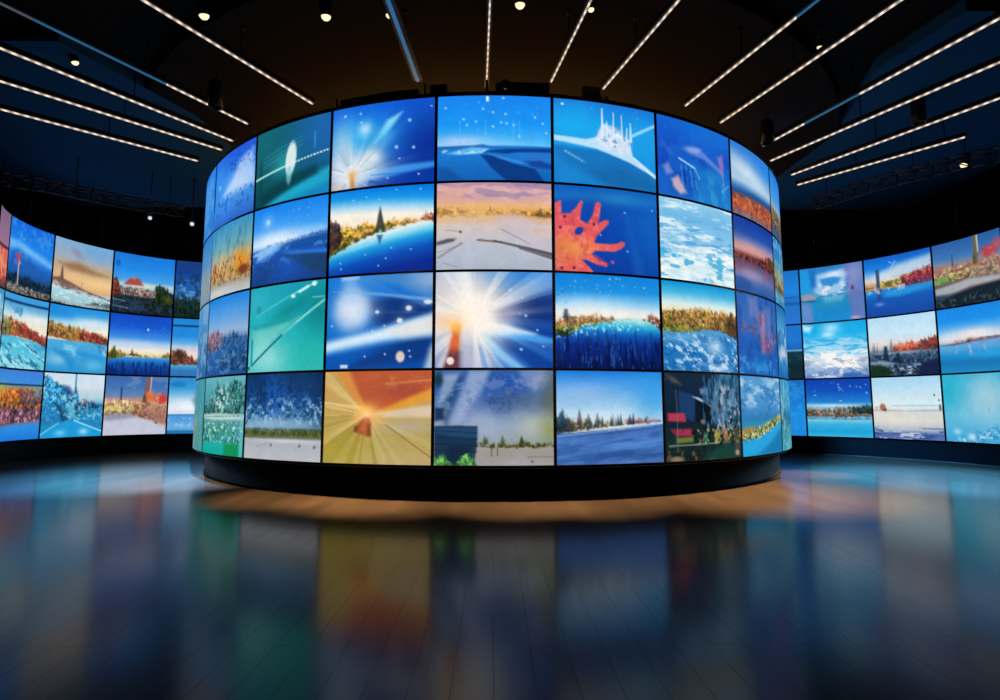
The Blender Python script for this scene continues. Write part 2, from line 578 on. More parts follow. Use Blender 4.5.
def d_2_0(p):
    p.grad((0, '#1560d0'), (.3, '#1450c0'), (.7, '#1348b4'), (1, '#1a64c0'))
    p.glow(.7, .1, .4, .2, '#1a76d8', .6)
    p.speck(4, 3, '#1a6ace', .5, .5)
    p.poly([(.42, .55), (.9, .52), (1.02, .7), (1.02, 1.02), (.5, 1.02)], '#1f82cc', .75, .1)
    p.speck(14, 3, '#3aa4d8', .5, .5, ss(1.4 - p.d(.72, .85, .3, .25)))
    p.poly([(.3, .36), (.52, .30), (.86, .50), (.88, .56), (.6, .43), (.38, .40)], '#7a92da', .75, .03)
    p.poly([(.34, .33), (.44, .3), (.56, .31), (.5, .37), (.4, .38)], '#a8b4e4', .6, .03)
    p.poly([(.8, .34), (.88, .28), (.9, .44), (.86, .56)], '#b47ab0', .75, .03)
    p.line(.88, .5, .885, .7, .008, '#a890cc', .6)
    p.line(.26, .50, .46, .58, .012, '#a6d8f6', .9)
    p.line(.46, .58, .52, .70, .01, '#7cc0ee', .7)
    for x in (.28, .34, .40, .46):
        p.line(x, .58, x + .02, .84, .010, '#3f92d8', .7)
    p.speck(18, 14, '#0e3c9a', .55, .7, ss(1.2 - p.d(.38, .72, .14, .18)))
    p.poly([(.04, .26), (.1, .36), (.2, .48), (.14, .47), (.07, .38)], '#4a66c8', .6, .03)
    p.poly([(.06, .64), (.12, .58), (.18, .70), (.1, .74)], '#8a98cc', .8, .03)
    p.poly([(.16, .78), (.24, .72), (.34, .92), (.26, .95), (.18, .88)], '#d4b4bc', .9, .03)
    p.line(.86, .78, .98, .66, .008, '#9cd0f4', .7, 5)


def d_3_0(p):
    p.grad((0, '#2a78d4'), (.35, '#7fb0dc'), (.5, '#a9c8e0'), (.62, '#2f6cb0'), (.68, '#2a5494'), (.70, '#a0553a'), (.9, '#b4573a'), (1, '#6a5a66'), tilt=.0)
    p.glow(.35, .35, .5, .14, '#cfe0ec', .9, .2)
    p.glow(.9, .1, .4, .2, '#2a82e0', .8)
    p.speck(24, 18, '#e07848', .55, .8, p.band(.70, .9, .04))
    p.speck(20, 16, '#5a3038', .6, .7, p.band(.70, .95, .04))
    p.poly([(0, .66), (.5, .62), (1.02, .6), (1.02, .68), (0, .72)], '#2c4c84', .7, .03)
    p.speck(30, 10, '#8a8894', .5, .6, p.band(.9, 1.1, .05))


def d_4_0(p):
    p.grad((0, '#1f7ee0'), (.4, '#4a9ae0'), (.55, '#8ab0c8'), (.62, '#7a6a50'), (.8, '#5a5a60'), (1, '#3a5a80'))
    p.speck(10, 14, '#c89040', .55, .8, p.band(.55, .85, .06))
    p.speck(14, 14, '#2c3440', .6, .7, p.band(.55, .9, .06))


# --- drum, second row
def d_m4_1(p):
    p.grad((0, '#2f7fca'), (.4, '#5a90bc'), (.7, '#8a9aa2'), (1, '#7a94a8'))
    p.speck(8, 6, '#a89c84', .55, .5, p.band(.45, .9, .2))


def d_m3_1(p):
    p.grad((0, '#3a92c4'), (.3, '#6aa6b4'), (.55, '#b4b08a'), (.7, '#b8944e'), (.85, '#a8a090'), (1, '#b8c4cc'))
    p.speck(22, 4, '#2a6f98', .6, .5, p.band(0, .45, .2))
    p.speck(26, 6, '#e0b060', .5, .8, p.band(.42, .8, .1))
    p.glow(.8, .6, .14, .16, '#e08a20', .9)
    p.speck(22, 10, '#8a4428', .6, .9, p.band(.5, .82, .1))
    p.blob(.85, .72, .14, .10, '#6a2a24', .8, .6)
    p.speck(18, 12, '#6a5838', .62, .7, p.band(.7, .85, .05))
    p.glow(.3, .95, .4, .07, '#d4d4d4', .7)


def d_m2_1(p):
    p.grad((0, '#1880ea'), (.3, '#3c9cf0'), (.48, '#b8d8f8'), (.56, '#4a90dc'), (1, '#173f88'))
    p.glow(.35, .46, .32, .13, '#e4f0fe', .9)
    p.grad((.5, '#2a6cc0'), (.62, '#2058b4'), (1, '#1a3f86'), m=ss((p.v - (.535 - .085 * p.u)) / .04))
    p.poly([(.38, .56), (.6, .5), (1.02, .42), (1.02, .62), (.7, .62)], '#164a98', .8, .04)
    p.line(.02, .6, .3, .52, .022, '#8fc8f6', .7)
    p.land([(0, .56), (.3, .48), (.6, .45), (1, .40)], [(0, .60), (.3, .53), (.6, .50), (1, .46)], ['#123c84', '#1c5cb4', '#2f7cd4', '#0f3474'], 12, 16, .03, 12, .7, .03)
    p.speck(6, 8, '#5ca4ec', .58, .5, p.band(.54, .8, .08))
    p.speck(7, 9, '#143468', .58, .5, p.band(.6, 1.1, .1))
    p.poly([(.05, .58), (.35, .50), (.46, .53), (.3, .62), (.1, .68)], '#9cd0fa', .8, .04)
    p.poly([(.45, .66), (.6, .62), (1.02, .72), (1.02, .97), (.85, .92)], '#1c3f66', .9, .04)
    p.poly([(.08, .84), (.25, .70), (.4, .68), (.3, .88), (.12, 1.02)], '#1d4080', .7, .06)
    p.poly([(.46, .6), (.6, .63), (1.02, .66), (1.02, .70), (.55, .67)], '#2f7edc', .8, .02)
    p.glow(.5, .85, .2, .2, '#1e56b8', .6)
    p.blob(.23, .2, .05, .055, '#d8ecfe', .95, .8)
    p.glow(.23, .2, .09, .09, '#8cc4f8', .6)
    p.stars(16, .5, .05, .98, .4, '#7cc0fa', .012, .7)


def d_m1_1(p):
    p.grad((0, '#0a78dc'), (.12, '#1c98e8'), (.23, '#a8d8f0'), (.31, '#f8f0e4'), (.5, '#fae8cc'), (1, '#f0e0c0'), tilt=-.06)
    p.grad((.4, '#f0f4f0'), (.56, '#d8eef2'), (.63, '#7cd0ec'), (.70, '#1c98dc'), (.82, '#0f52b8'), (1, '#0c2a8c'), tilt=.26, m=ss((p.v - (.64 - .28 * p.u + .05 * p.u * p.u)) / .02))
    p.land([(0, .44), (.2, .40), (.5, .385), (.75, .37), (.9, .42), (1, .44)], [(0, .78), (.2, .66), (.45, .55), (.7, .48), (.9, .43), (1, .42)],
           ['#4c541c', '#9c8c2c', '#d8a43c', '#ecb850', '#b8702c', '#f4d084'], 16, 12, .07, 12)
    p.land([(0, .66), (.2, .58), (.5, .49), (.8, .43), (.9, .42)], [(0, .8), (.2, .68), (.45, .56), (.7, .49), (.9, .44), (1, .43)], ['#20340c', '#4a5a14', '#7c5a20', '#2c4410'], 20, 14, .06, 18, .85)
    p.land([(0, .34), (.06, .3), (.13, .44), (.15, .6)], [(0, .74), (.1, .68), (.14, .56), (.16, .5)], ['#1a2030', '#3a3038', '#6a3a2c', '#123440'], 18, 18, .08, 20)
    x = .508
    p.poly([(x - .055, .53), (x - .03, .42), (x - .02, .33), (x, .22), (x + .02, .33), (x + .035, .42), (x + .06, .53)], '#32403c', .95, .012)
    p.speck(30, 30, '#9a4a2c', .6, .7, ss(1 - p.d(x, .46, .04, .1)))
    p.blob(x + .005, .52, .02, .025, '#58d8a0', .9)
    p.poly([(x - .03, .56), (x + .03, .56), (x, .68)], '#1c4a78', .8, .014)
    p.land([(.88, .36), (.93, .31), (1, .33)], [(.88, .43), (1, .45)], ['#a84c38', '#c87858', '#7a3830'], 20, 20, .04, 20)
    for q, y in ((.24, .12), (.37, .1), (.14, .17), (.06, .2), (.5, .14), (.66, .04), (.88, .05), (.37, .78), (.62, .72), (.57, .84), (.13, .93), (.5, .92), (.8, .75), (.12, .86)):
        p.blob(q, y, .013, .015, '#a8dcfa', .85, .8)
    p.line(.15, .74, .45, .66, .006, '#9cdcf4', .5)


def d_0_1(p):
    p.grad((0, '#b08ca8'), (.1, '#c49aae'), (.2, '#d8a8a0'), (.27, '#e8b478'), (.36, '#d89a4c'), (.43, '#d8b090'), (.5, '#d4c4bc'), (.7, '#bcc0cc'), (1, '#a8b2c2'))
    p.speck(3, 9, '#e8b4a8', .5, .7, p.band(0, .25, .1), .3, sk=.2)
    p.speck(3, 8, '#8c7ca4', .6, .6, p.band(-.1, .2, .1), .3, sk=-.25)
    p.glow(.1, .15, .12, .1, '#e0a890', .6)
    p.land([(0, .24), (.3, .29), (.5, .27), (.7, .32), (.85, .26), (1, .24)], [(0, .40), (.3, .42), (.55, .38), (.75, .4), (1, .42)], ['#94682c', '#d8963c', '#f0b860', '#a87840', '#7c6430'], 14, 9, .06, 9, .85, .04)
    p.glow(.28, .38, .3, .06, '#f4d0a0', .6)
    p.poly([(.5, .42), (.62, .37), (.74, .38), (.86, .46), (1.02, .58), (1.02, .9), (.6, .6)], '#c8bcc8', .7, .05)
    p.speck(18, 16, '#e8b898', .55, .7, p.band(.4, .6, .06) * (p.u > .75))
    p.poly([(0, .5), (.3, .45), (.45, .5), (.25, .62), (0, .72)], '#d0c4c0', .6, .05)
    p.poly([(0, .68), (.1, .645), (.17, .645), (.15, .68), (.05, .71), (0, .72)], '#4a4650', .9, .015)
    p.line(.02, .86, .22, .70, .012, '#86767c', .8)
    p.line(.02, .80, .16, .74, .008, '#9a7a74', .5)
    p.blob(.21, .57, .018, .02, '#5c4848', .95)
    p.line(.08, .55, .2, .56, .006, '#9a8c8c', .7)
    p.line(.36, .665, .56, .69, .012, '#75584a', .9)
    p.line(.5, .675, 1.0, .82, .011, '#4c4648', .92, w1=.02)
    p.line(.72, .76, 1.0, .86, .008, '#54505a', .85, w1=.018)
    p.line(.56, .54, .8, .70, .006, '#9a8c92', .8)
    p.line(.06, .92, .18, .97, .008, '#8c8890', .6)
    p.glow(.4, .85, .3, .12, '#b4c0d0', .6)


def d_1_1(p):
    p.grad((0, '#0f5cb8'), (.12, '#1a6cc0'), (.2, '#1152b4'), (.6, '#0e46aa'), (1, '#0d3c9c'))
    p.glow(.55, .12, .3, .08, '#2a8cc8', .6)
    p.glow(.95, .45, .2, .5, '#1468c0', .6)
    p.poly([(.64, .3), (.72, .3), (.86, 1.02), (.76, 1.02)], '#1a62b8', .5, .05)
    p.glow(.35, .4, .2, .3, '#0c3c9c', .6)
    co = '#e2585c'
    body = [(0, .22), (.06, .18), (.06, .34), (.14, .33), (.2, .25), (.24, .17), (.26, .18), (.24, .28), (.23, .40), (.3, .44), (.35, .33), (.375, .20), (.40, .17), (.43, .19), (.42, .27), (.41, .37), (.39, .43), (.47, .38), (.5, .385), (.5, .42), (.44, .5), (.38, .58), (.36, .66), (.5, .665), (.58, .65), (.62, .62), (.66, .63), (.65, .67), (.6, .72), (.55, .745), (.37, .75), (.33, .79), (.4, .86), (.48, .89), (.47, .93), (.38, .91), (.28, .86), (.24, .86), (.32, .96), (.36, 1.02), (0, 1.02)]
    p.poly(body, co, 1, .010)
    ins = (np.abs(p.c - hx(co)).sum(-1) < .35).astype(float)
    p.mix(ins * np.exp(-p.d(.17, .73, .22, .12) ** 2), '#f09a48')
    p.mix(ins * np.exp(-p.d(.05, .8, .14, .2) ** 2) * .7, '#d8744c')
    p.speck(14, 12, '#c04458', .62, .5, ins)
    p.speck(16, 14, '#f08878', .64, .5, ins)
    p.blob(.22, .53, .045, .065, '#14409c', 1, .4, .5)
    for x, y in ((.09, .37), (.36, .44), (.05, .5), (.06, .97), (.17, .96)):
        p.blob(x, y, .02, .025, '#5a1c44', .85)
    p.blob(.53, .87, .022, .026, '#c05078', .9)
    p.line(.36, .8, .48, .9, .010, '#c83868', .7)
    for x, y in ((.66, .27), (.42, .56), (.68, .73), (.95, .2)):
        p.blob(x, y, .016, .016, '#5ab0f0', .95)


def d_2_1(p):
    p.grad((0, '#8cc8ea'), (.2, '#72b8e4'), (.5, '#8cc4e6'), (.75, '#b4dcf0'), (1, '#a8dcf0'))
    p.speck(2.5, 11, '#e8f4fa', .42, .85, 1, .45, 3, .0)
    p.speck(4, 16, '#3f9cd8', .62, .7, p.band(.25, .85, .2), .2, 3, .1)
    p.speck(3, 10, '#f8faf6', .45, .85, p.band(.5, 1.1, .25), .4, 3)
    p.glow(.3, .85, .35, .1, '#f4f4ee', .6)
    p.speck(5, 12, '#34a4d4', .66, .8, p.band(.6, 1, .2), .15, 3)


def d_3_1(p):
    p.grad((0, '#183c9c'), (.2, '#2450a8'), (.34, '#8c88b4'), (.42, '#c89494'), (.5, '#6a3a44'), (.6, '#5a4668'), (.8, '#5c6ca4'), (1, '#2458a4'))
    p.glow(.35, .4, .4, .07, '#d49a94', .9)
    p.land([(0, .48), (.4, .5), (.7, .44), (.9, .36), (1, .4)], [(0, .57), (.5, .6), (1, .64)], ['#2c1c28', '#6a2830', '#a85a38', '#3a2030'], 14, 14, .08, 12)
    p.blob(.88, .48, .12, .12, '#4a3a20', .8, .7)
    p.speck(16, 3, '#8a4a58', .5, .6, p.band(.58, .75, .1))
    p.glow(.35, .75, .35, .08, '#a89cbc', .7)
    p.blob(.1, .9, .3, .12, '#1c4894', .6)


def d_4_1(p):
    p.grad((0, '#1c6cc4'), (.3, '#3a84b4'), (.5, '#7a9a9c'), (.66, '#a8843c'), (.75, '#6a4c28'), (.85, '#5a8cae'), (1, '#2a7cc0'))
    p.speck(10, 8, '#3c5c48', .55, .7, p.band(.4, .8, .1))
    p.speck(10, 6, '#8cc4dc', .6, .6)


# --- drum, third row
def d_m4_2(p):
    p.grad((0, '#5a98c8'), (.3, '#4a8cc4'), (.6, '#4078ac'), (1, '#2f6aa4')).speck(5, 5, '#8ab4d0', .5, .6)


def d_m3_2(p):
    p.grad((0, '#1f82de'), (.25, '#5a9ede'), (.45, '#94b2d4'), (.52, '#7a94bc'), (.62, '#2f62a0'), (1, '#1f5296'))
    p.land([(0, .42), (.3, .38), (.45, .46), (.5, .56)], [(0, .72), (.4, .68), (.5, .6)], ['#5a5a84', '#94687c', '#b07470', '#4a6c98'], 14, 14, .06, 12, .85)
    p.line(.35, .53, 1, .56, .010, '#3a5c88', .6)
    p.land([(.45, .5), (.7, .45), (1, .52)], [(.4, .95), (1, .98)], ['#16406c', '#2a5c94', '#1c4a84', '#4a7aa8'], 18, 14, .14, 16, .8)
    p.speck(12, 16, '#6aa4d0', .6, .5, p.band(.6, 1, .1))


def d_m2_2(p):
    p.grad((0, '#1c9ab4'), (.3, '#16a0b0'), (.6, '#22b0b8'), (1, '#3cb8c0'))
    p.glow(.1, .2, .3, .25, '#3cbcc8', .6)
    p.poly([(.05, .5), (.45, .44), (.7, .4), (.3, .72), (.05, .95)], '#7cd0c4', .75, .08)
    p.glow(.3, .85, .28, .2, '#9cdcd8', .85)
    p.glow(.95, .35, .2, .3, '#0c7c7c', .7)
    p.glow(.6, .3, .3, .08, '#108484', .7, -.5)
    p.poly([(.0, .46), (.45, .42), (.7, .36), (.6, .44), (.1, .50)], '#0f8c94', .6, .03)
    p.line(.12, .34, .6, .14, .012, '#5cc8c4', .6)
    p.line(.6, .14, .9, .02, .010, '#8ce4dc', .8)
    p.line(.70, .11, .80, .06, .016, '#c8f8f4', .9)
    p.blob(.62, .155, .035, .025, '#dcfff8', .95)
    p.blob(.87, .035, .035, .035, '#e4fff8', .95)
    p.line(.06, .92, .5, .58, .013, '#0e5c74', .85)
    p.line(.5, .58, 1, .22, .013, '#6ad0c8', .8)
    p.line(.66, .46, .98, .24, .006, '#b4f0e8', .8, 12)
    p.line(.86, .19, 1, .19, .007, '#7cd4cc', .7)
    p.line(.055, .62, .055, .9, .014, '#1488ac', .9)
    p.blob(.02, .95, .02, .03, '#0c4c54', .9)
    p.blob(.14, .27, .05, .07, '#1c84a4', .6)
    p.glow(.8, .85, .25, .2, '#1cb49c', .6)


def d_m1_2(p):
    p.grad((0, '#1478d4'), (.3, '#0c62c4'), (.6, '#0a50ac'), (1, '#0c4ca4'))
    p.glow(.12, .6, .3, .3, '#0f74d4', .6)
    p.poly([(.35, .05), (.7, .12), (1.02, .3), (1.02, -.02), (.4, -.02)], '#4a84c4', .75, .06)
    p.glow(1.0, .06, .2, .14, '#9cb4d4', .8)
    p.poly([(.4, .28), (.65, .24), (1.02, .34), (1.02, .46), (.6, .56), (.45, .5)], '#0f2c6c', .85, .06)
    p.poly([(.5, .82), (.8, .68), (1.02, .62), (1.02, .9), (.7, .95), (.2, 1.0)], '#0c3478', .8, .06)
    p.blob(.25, .36, .24, .30, '#a8c8ec', .8, .7)
    p.glow(.26, .36, .19, .22, '#c8d8ee', 1)
    p.glow(.26, .36, .11, .13, '#d8e2f2', .8)
    p.poly([(.16, .0), (.30, .0), (.32, .3), (.16, .3)], '#9cc4ea', .5, .06)
    p.rays(1.08, .42, '#a8c8ec', .7, 46, .75, -3.2, -2.5, .45, .15)
    p.poly([(.05, .15), (.5, .19), (1.0, .27), (1.0, .31), (.5, .22)], '#7cb0e4', .7, .015)
    p.poly([(-.02, .70), (.5, .58), (1.02, .42), (1.02, .66), (.5, .74), (-.02, .84)], '#8cc4f0', .9, .05)
    p.poly([(-.02, .73), (.5, .61), (1.02, .45), (1.02, .62), (.5, .70), (-.02, .80)], '#dcecf8', .9, .04)
    p.poly([(.6, .60), (1.02, .44), (1.02, .66), (.75, .68)], '#e4dcd8', .7, .06)
    p.poly([(.93, 1.02), (.98, .8), (1.02, .72), (1.02, 1.02)], '#d8e0e4', .8, .04)
    for x, y, rx, ry in ((.5, .4, .024, .022), (.79, .37, .035, .036), (.71, .5, .034, .036), (.96, .31, .05, .03)):
        p.blob(x, y, rx, ry, '#f4ece8', .95, .5)
        p.glow(x, y, rx * 1.6, ry * 1.6, '#b4c8e4', .3)
    p.blob(.5, .4, .024, .022, '#9cdcfc', .7, .7)
    p.blob(.72, .88, .05, .075, '#ecd0c4', .95, .45)
    for x, y in ((.8, .82), (.81, .88), (.58, .85), (.39, .87), (.05, .53), (.46, .6), (.57, .55)):
        p.blob(x, y, .015, .017, '#b4dcf8', .9, .8)
    p.poly([(.15, .955), (.225, .955), (.225, .99), (.15, .99)], '#e0f0fc', .9, .008)
    p.poly([(.14, .0), (.32, .0), (.32, .03), (.14, .04)], '#b4d4f0', .7, .02)


def d_0_2(p):
    p.grad((0, '#2a78cc'), (.3, '#143c84'), (.6, '#0d3c94'), (1, '#0c48a8'))
    p.glow(.85, .05, .4, .12, '#1c78d4', .9)
    p.glow(.85, .4, .2, .14, '#0c2468', .8)
    p.glow(.1, .1, .35, .4, '#b4bcd0', .95)
    p.glow(.0, .5, .25, .6, '#cdccd4', .9)
    p.glow(.3, .95, .3, .25, '#b4b4cc', .9)
    p.rays(.33, .48, '#d4e4f8', .95, 40, .75, -2.2, -.3, .3)
    p.rays(.33, .48, '#4c9cec', .8, 52, .8, .02, 1.4, .4)
    p.rays(.33, .48, '#e4e8f4', .8, 60, .55, -3.2, 3.2, .4)
    p.poly([(.4, .56), (.7, .62), (1.02, .70), (1.02, .75), (.7, .71), (.45, .68)], '#3ca4f4', .85, .03)
    p.poly([(.4, .52), (.6, .55), (.85, .65), (.6, .66), (.4, .64)], '#d8ecfc', .85, .04)
    p.poly([(.42, .66), (.6, .84), (.78, 1.02), (.68, 1.02), (.5, .86), (.36, .74)], '#8cc8f4', .8, .03)
    p.poly([(.5, .70), (.8, .8), (1.02, .95), (1.02, 1.02), (.82, 1.02), (.62, .84)], '#0b3c90', .8, .05)
    p.glow(.32, .42, .30, .34, '#fdf2e2', 1)
    p.glow(.36, .45, .22, .28, '#fff6ea', 1)
    p.glow(.60, .43, .1, .08, '#8c84a4', .5)
    p.glow(.1, .52, .16, .1, '#fcd0a4', .8)
    p.glow(.17, .56, .06, .05, '#fcc878', .95)
    p.poly([(.165, .6), (.2, .6), (.205, 1.02), (.07, 1.02)], '#b4482c', .95, .02)
    p.poly([(.165, .58), (.2, .58), (.205, .78), (.12, .78)], '#f07838', .85, .05)
    p.glow(.18, .60, .03, .05, '#fcc050', .9)
    p.poly([(.09, .86), (.21, .84), (.21, 1.02), (.07, 1.02)], '#3a3050', .75, .05)
    p.poly([(.02, .98), (.10, .76), (.13, .66), (.10, .9), (.06, 1.02)], '#e8dcd8', .6, .02)
    p.blob(.13, .93, .04, .05, '#f4e4d0', .95, .4)
    p.rays(.28, .52, '#fff0dc', .6, 50, .5, .9, 2.0, .4)
    for x, y, r in ((.74, .27, .018), (.77, .46, .022), (.72, .44, .013), (.87, .61, .016), (.73, .81, .022), (.92, .78, .015), (.64, .19, .03)):
        p.blob(x, y, r, r, '#a4d4fc', .9, .8)




def d_1_2(p):
    p.grad((0, '#1480d8'), (.18, '#1e90e0'), (.32, '#8cc8ec'), (.42, '#e8ecf0'), (.5, '#f0dcc8'), (1, '#f0dcc8'), tilt=.02)
    p.glow(.3, .35, .35, .1, '#e0eef6', .6)
    shore = .68 - .32 * p.u + .12 * p.u * p.u
    p.grad((.48, '#8ce0e4'), (.56, '#28a4d0'), (.64, '#125cb8'), (.75, '#0c2c84'), (1, '#081850'), m=ss((p.v - (.58 - .14 * ss(p.u * 1.4))) / .02))
    p.glow(.5, .42, .6, .06, '#f4ece2', .8)
    p.land([(0, .47), (.1, .44), (.3, .43), (.55, .43), (.7, .465), (.85, .45), (1, .43)], [(0, .64), (.1, .66), (.25, .56), (.5, .51), (.7, .475), (.85, .48), (1, .56)],
           ['#4c5028', '#8c7c3c', '#a86444', '#c89858', '#84503c', '#c4a468'], 22, 14, .05, 20)
    p.land([(0, .56), (.15, .54), (.4, .49), (.6, .47)], [(0, .65), (.12, .66), (.25, .57), (.5, .52), (.62, .48)], ['#243c0c', '#5c7c18', '#88902c', '#34500c'], 24, 20, .04, 20, .9)
    p.blob(.07, .64, .09, .05, '#1a2c10', .85, .7)
    p.poly([(.065, .46), (.08, .38), (.105, .38), (.12, .5)], '#2a3444', .8, .015)
    p.land([(.86, .42), (.95, .38), (1, .4)], [(.86, .47), (1, .58)], ['#6c3428', '#a4543c', '#4a2c30'], 20, 20, .05, 20, .9)
    m = ss((p.v - .62) / .12)
    p.speck(30, 4, '#060f34', .5, .55, m)
    p.speck(40, 6, '#2c5ca8', .66, .6, m)
    p.speck(30, 20, '#c8f4f0', .66, .7, p.band(.5, .62, .04, -.14))
    for x in (.1, .38, .46, .54, .74, .9):
        p.line(x, .60, x + .01, 1.0, .010, '#0a1440', .3)
    p.stars(22, .05, .03, .95, .22, '#9cd8fa', .011, .8)
    p.speck(24, 20, '#2a5c90', .68, .6, ss(1 - p.d(.05, .25, .1, .12)))


def d_2_2(p):
    p.grad((0, '#0c94d4'), (.12, '#48b4e0'), (.24, '#d4ecec'), (.32, '#f0e4c0'), (1, '#f0e4c0'))
    p.grad((.55, '#4a98d0'), (.75, '#2478bc'), (1, '#186cb4'), m=ss((p.v - .48) / .03))
    p.land([(0, .30), (.35, .28), (.6, .27), (.8, .28), (1, .30)], [(0, .56), (.3, .57), (.5, .53), (.7, .53), (.9, .57), (1, .62)],
           ['#5c5024', '#948038', '#c09848', '#a86840', '#784834', '#dcbc68'], 20, 7, .05, 24)
    p.land([(0, .44), (.3, .47), (.6, .46)], [(0, .58), (.3, .585), (.6, .53)], ['#24402c', '#5c6c24', '#c8b430', '#386448', '#a4782c'], 24, 22, .06, 18, .85)
    p.land([(.84, .36), (.9, .3), (1, .32)], [(.84, .56), (1, .62)], ['#2c2820', '#6c3c28', '#3c4830', '#4c2c28'], 20, 8, .1, 20, .9)
    p.glow(.57, .38, .03, .1, '#e0b050', .6)
    w = p.band(.58, 1.2, .04)
    p.speck(8, 11, '#d4e8f6', .42, .85, w, .5, 4, -.3)
    p.speck(12, 16, '#1460a8', .60, .8, w, .2, 3, -.2)
    p.glow(.65, .72, .12, .1, '#d4e8f8', .7)
    p.glow(.72, .96, .15, .04, '#d4e4f4', .8)
    p.glow(.2, .62, .3, .05, '#88bce0', .5)


def d_3_2(p):
    p.grad((0, '#2a60b4'), (.4, '#3a6cb4'), (.6, '#1c5cb4'), (1, '#1a68bc'))
    p.speck(9, 3, '#1c4c98', .55, .7)
    p.poly([(.22, .05), (.42, .0), (.44, .3), (.24, .28)], '#8488bc', .6, .06)
    p.poly([(.46, .2), (.62, .18), (.62, .7), (.5, .72)], '#b48cac', .75, .06)
    p.poly([(.62, .1), (.8, .1), (.8, .7), (.66, .72)], '#7c84bc', .6, .06)
    p.land([(0, .34), (.3, .32), (.5, .44), (1, .36)], [(0, .5), (.4, .52), (.6, .78), (.85, .7), (1, .5)], ['#8c3c58', '#c8607c', '#a84464', '#5c4c8c', '#d898ac'], 14, 4, .1, 12, .55, .09)
    p.blob(.5, .3, .05, .12, '#8c3850', .6)
    p.line(.02, .2, .02, .9, .05, '#2454b0', .6)
    p.speck(14, 14, '#58a4dc', .6, .6, p.band(.78, 1, .08))
    p.glow(.45, .9, .3, .06, '#2c8cd4', .7)


def d_4_2(p):
    p.grad((0, '#2474b8'), (.3, '#4a98cc'), (.55, '#3c80bc'), (.66, '#a8b8d4'), (.8, '#3888c8'), (1, '#1c6cb4'))
    p.speck(8, 5, '#c4d4e4', .6, .7, p.band(.2, .75, .2))
    p.speck(8, 5, '#1c5c9c', .6, .6)


# --- drum, bottom row
def d_m4_3(p):
    p.grad((0, '#4a98b4'), (.4, '#6c9ca0'), (.75, '#8c9c84'), (1, '#6c9494'))
    p.speck(14, 10, '#2c7c94', .55, .6)
    p.hgrad(.5 * (p.u > .6), (.6, '#3c94a4'), (1, '#2c9ca4'))


def d_m3_3(p):
    p.grad((0, '#64b0bc'), (.3, '#4a98a0'), (.5, '#6aa0a8'), (.6, '#4c9098'), (.85, '#2c989c'), (1, '#129498'))
    p.land([(0, .3), (.2, .3), (.4, .02), (.55, .1), (.75, .06), (1, .14)], [(0, .5), (1, .5)], ['#143f40', '#22605c', '#4c9894', '#1a4c4a', '#84c4c4'], 18, 10, .2, 10, .9)
    p.speck(16, 14, '#d4f0ec', .54, .85, ss(1.2 - p.d(.5, .3, .25, .28)))
    p.poly([(0, .49), (.4, .47), (1.02, .48), (1.02, .55), (.3, .56), (0, .54)], '#c0dcd8', .85, .02)
    p.line(.05, .52, .95, .5, .008, '#2c4c4c', .6, 11)
    p.speck(16, 14, '#2c9c48', .52, .8, ss(1.2 - p.d(.45, .7, .4, .14)))
    p.speck(20, 20, '#c8ecd8', .62, .8, p.band(.58, .85, .06))
    p.speck(22, 16, '#1c3c38', .62, .7, p.band(.66, .85, .05))
    p.grad((.86, '#1cacA0'.lower()), (1, '#14a498'), m=p.band(.86, 1.2, .04))
    p.poly([(.62, .86), (.92, .84), (.92, 1.02), (.62, 1.02)], '#148c50', .9, .03)
    p.line(.96, .4, .96, 1, .03, '#7cc4cc', .6)


def d_m2_3(p):
    p.grad((0, '#123460'), (.3, '#18488c'), (.5, '#4c84b0'), (.62, '#6c98b8'), (.65, '#3c4c34'), (.70, '#38441c'), (.75, '#6c7060'), (.77, '#a8acb4'), (1, '#b8bac2'))
    p.glow(.42, .2, .12, .25, '#1c5cb8', .8)
    p.hgrad(p.band(-.1, .62, .05) * .6 * ss((p.u - .8) / .2), (0, '#102c50'), (1, '#102848'))
    p.speck(20, 16, '#8cbcdc', .56, .85, p.band(.3, .64, .2))
    p.speck(22, 20, '#0e3464', .56, .75, p.band(.0, .55, .2))
    p.glow(.4, .58, .4, .06, '#9cbcd4', .7)
    p.speck(16, 7, '#0c2c4c', .6, .5, p.band(-.1, .3, .2))
    p.line(.0, .6, .3, .2, .007, '#10283c', .8)
    p.speck(30, 10, '#6c7434', .55, .7, p.band(.66, .74, .03))
    for x, y in ((.4, .83), (.76, .83), (.93, .84), (.3, .74)):
        p.blob(x, y, .022, .03, '#5c5c60', .85, .7, .6)
    p.line(.2, .86, .4, .79, .006, '#8c8c94', .6)
    p.glow(.6, .78, .4, .025, '#d4d4d8', .7)


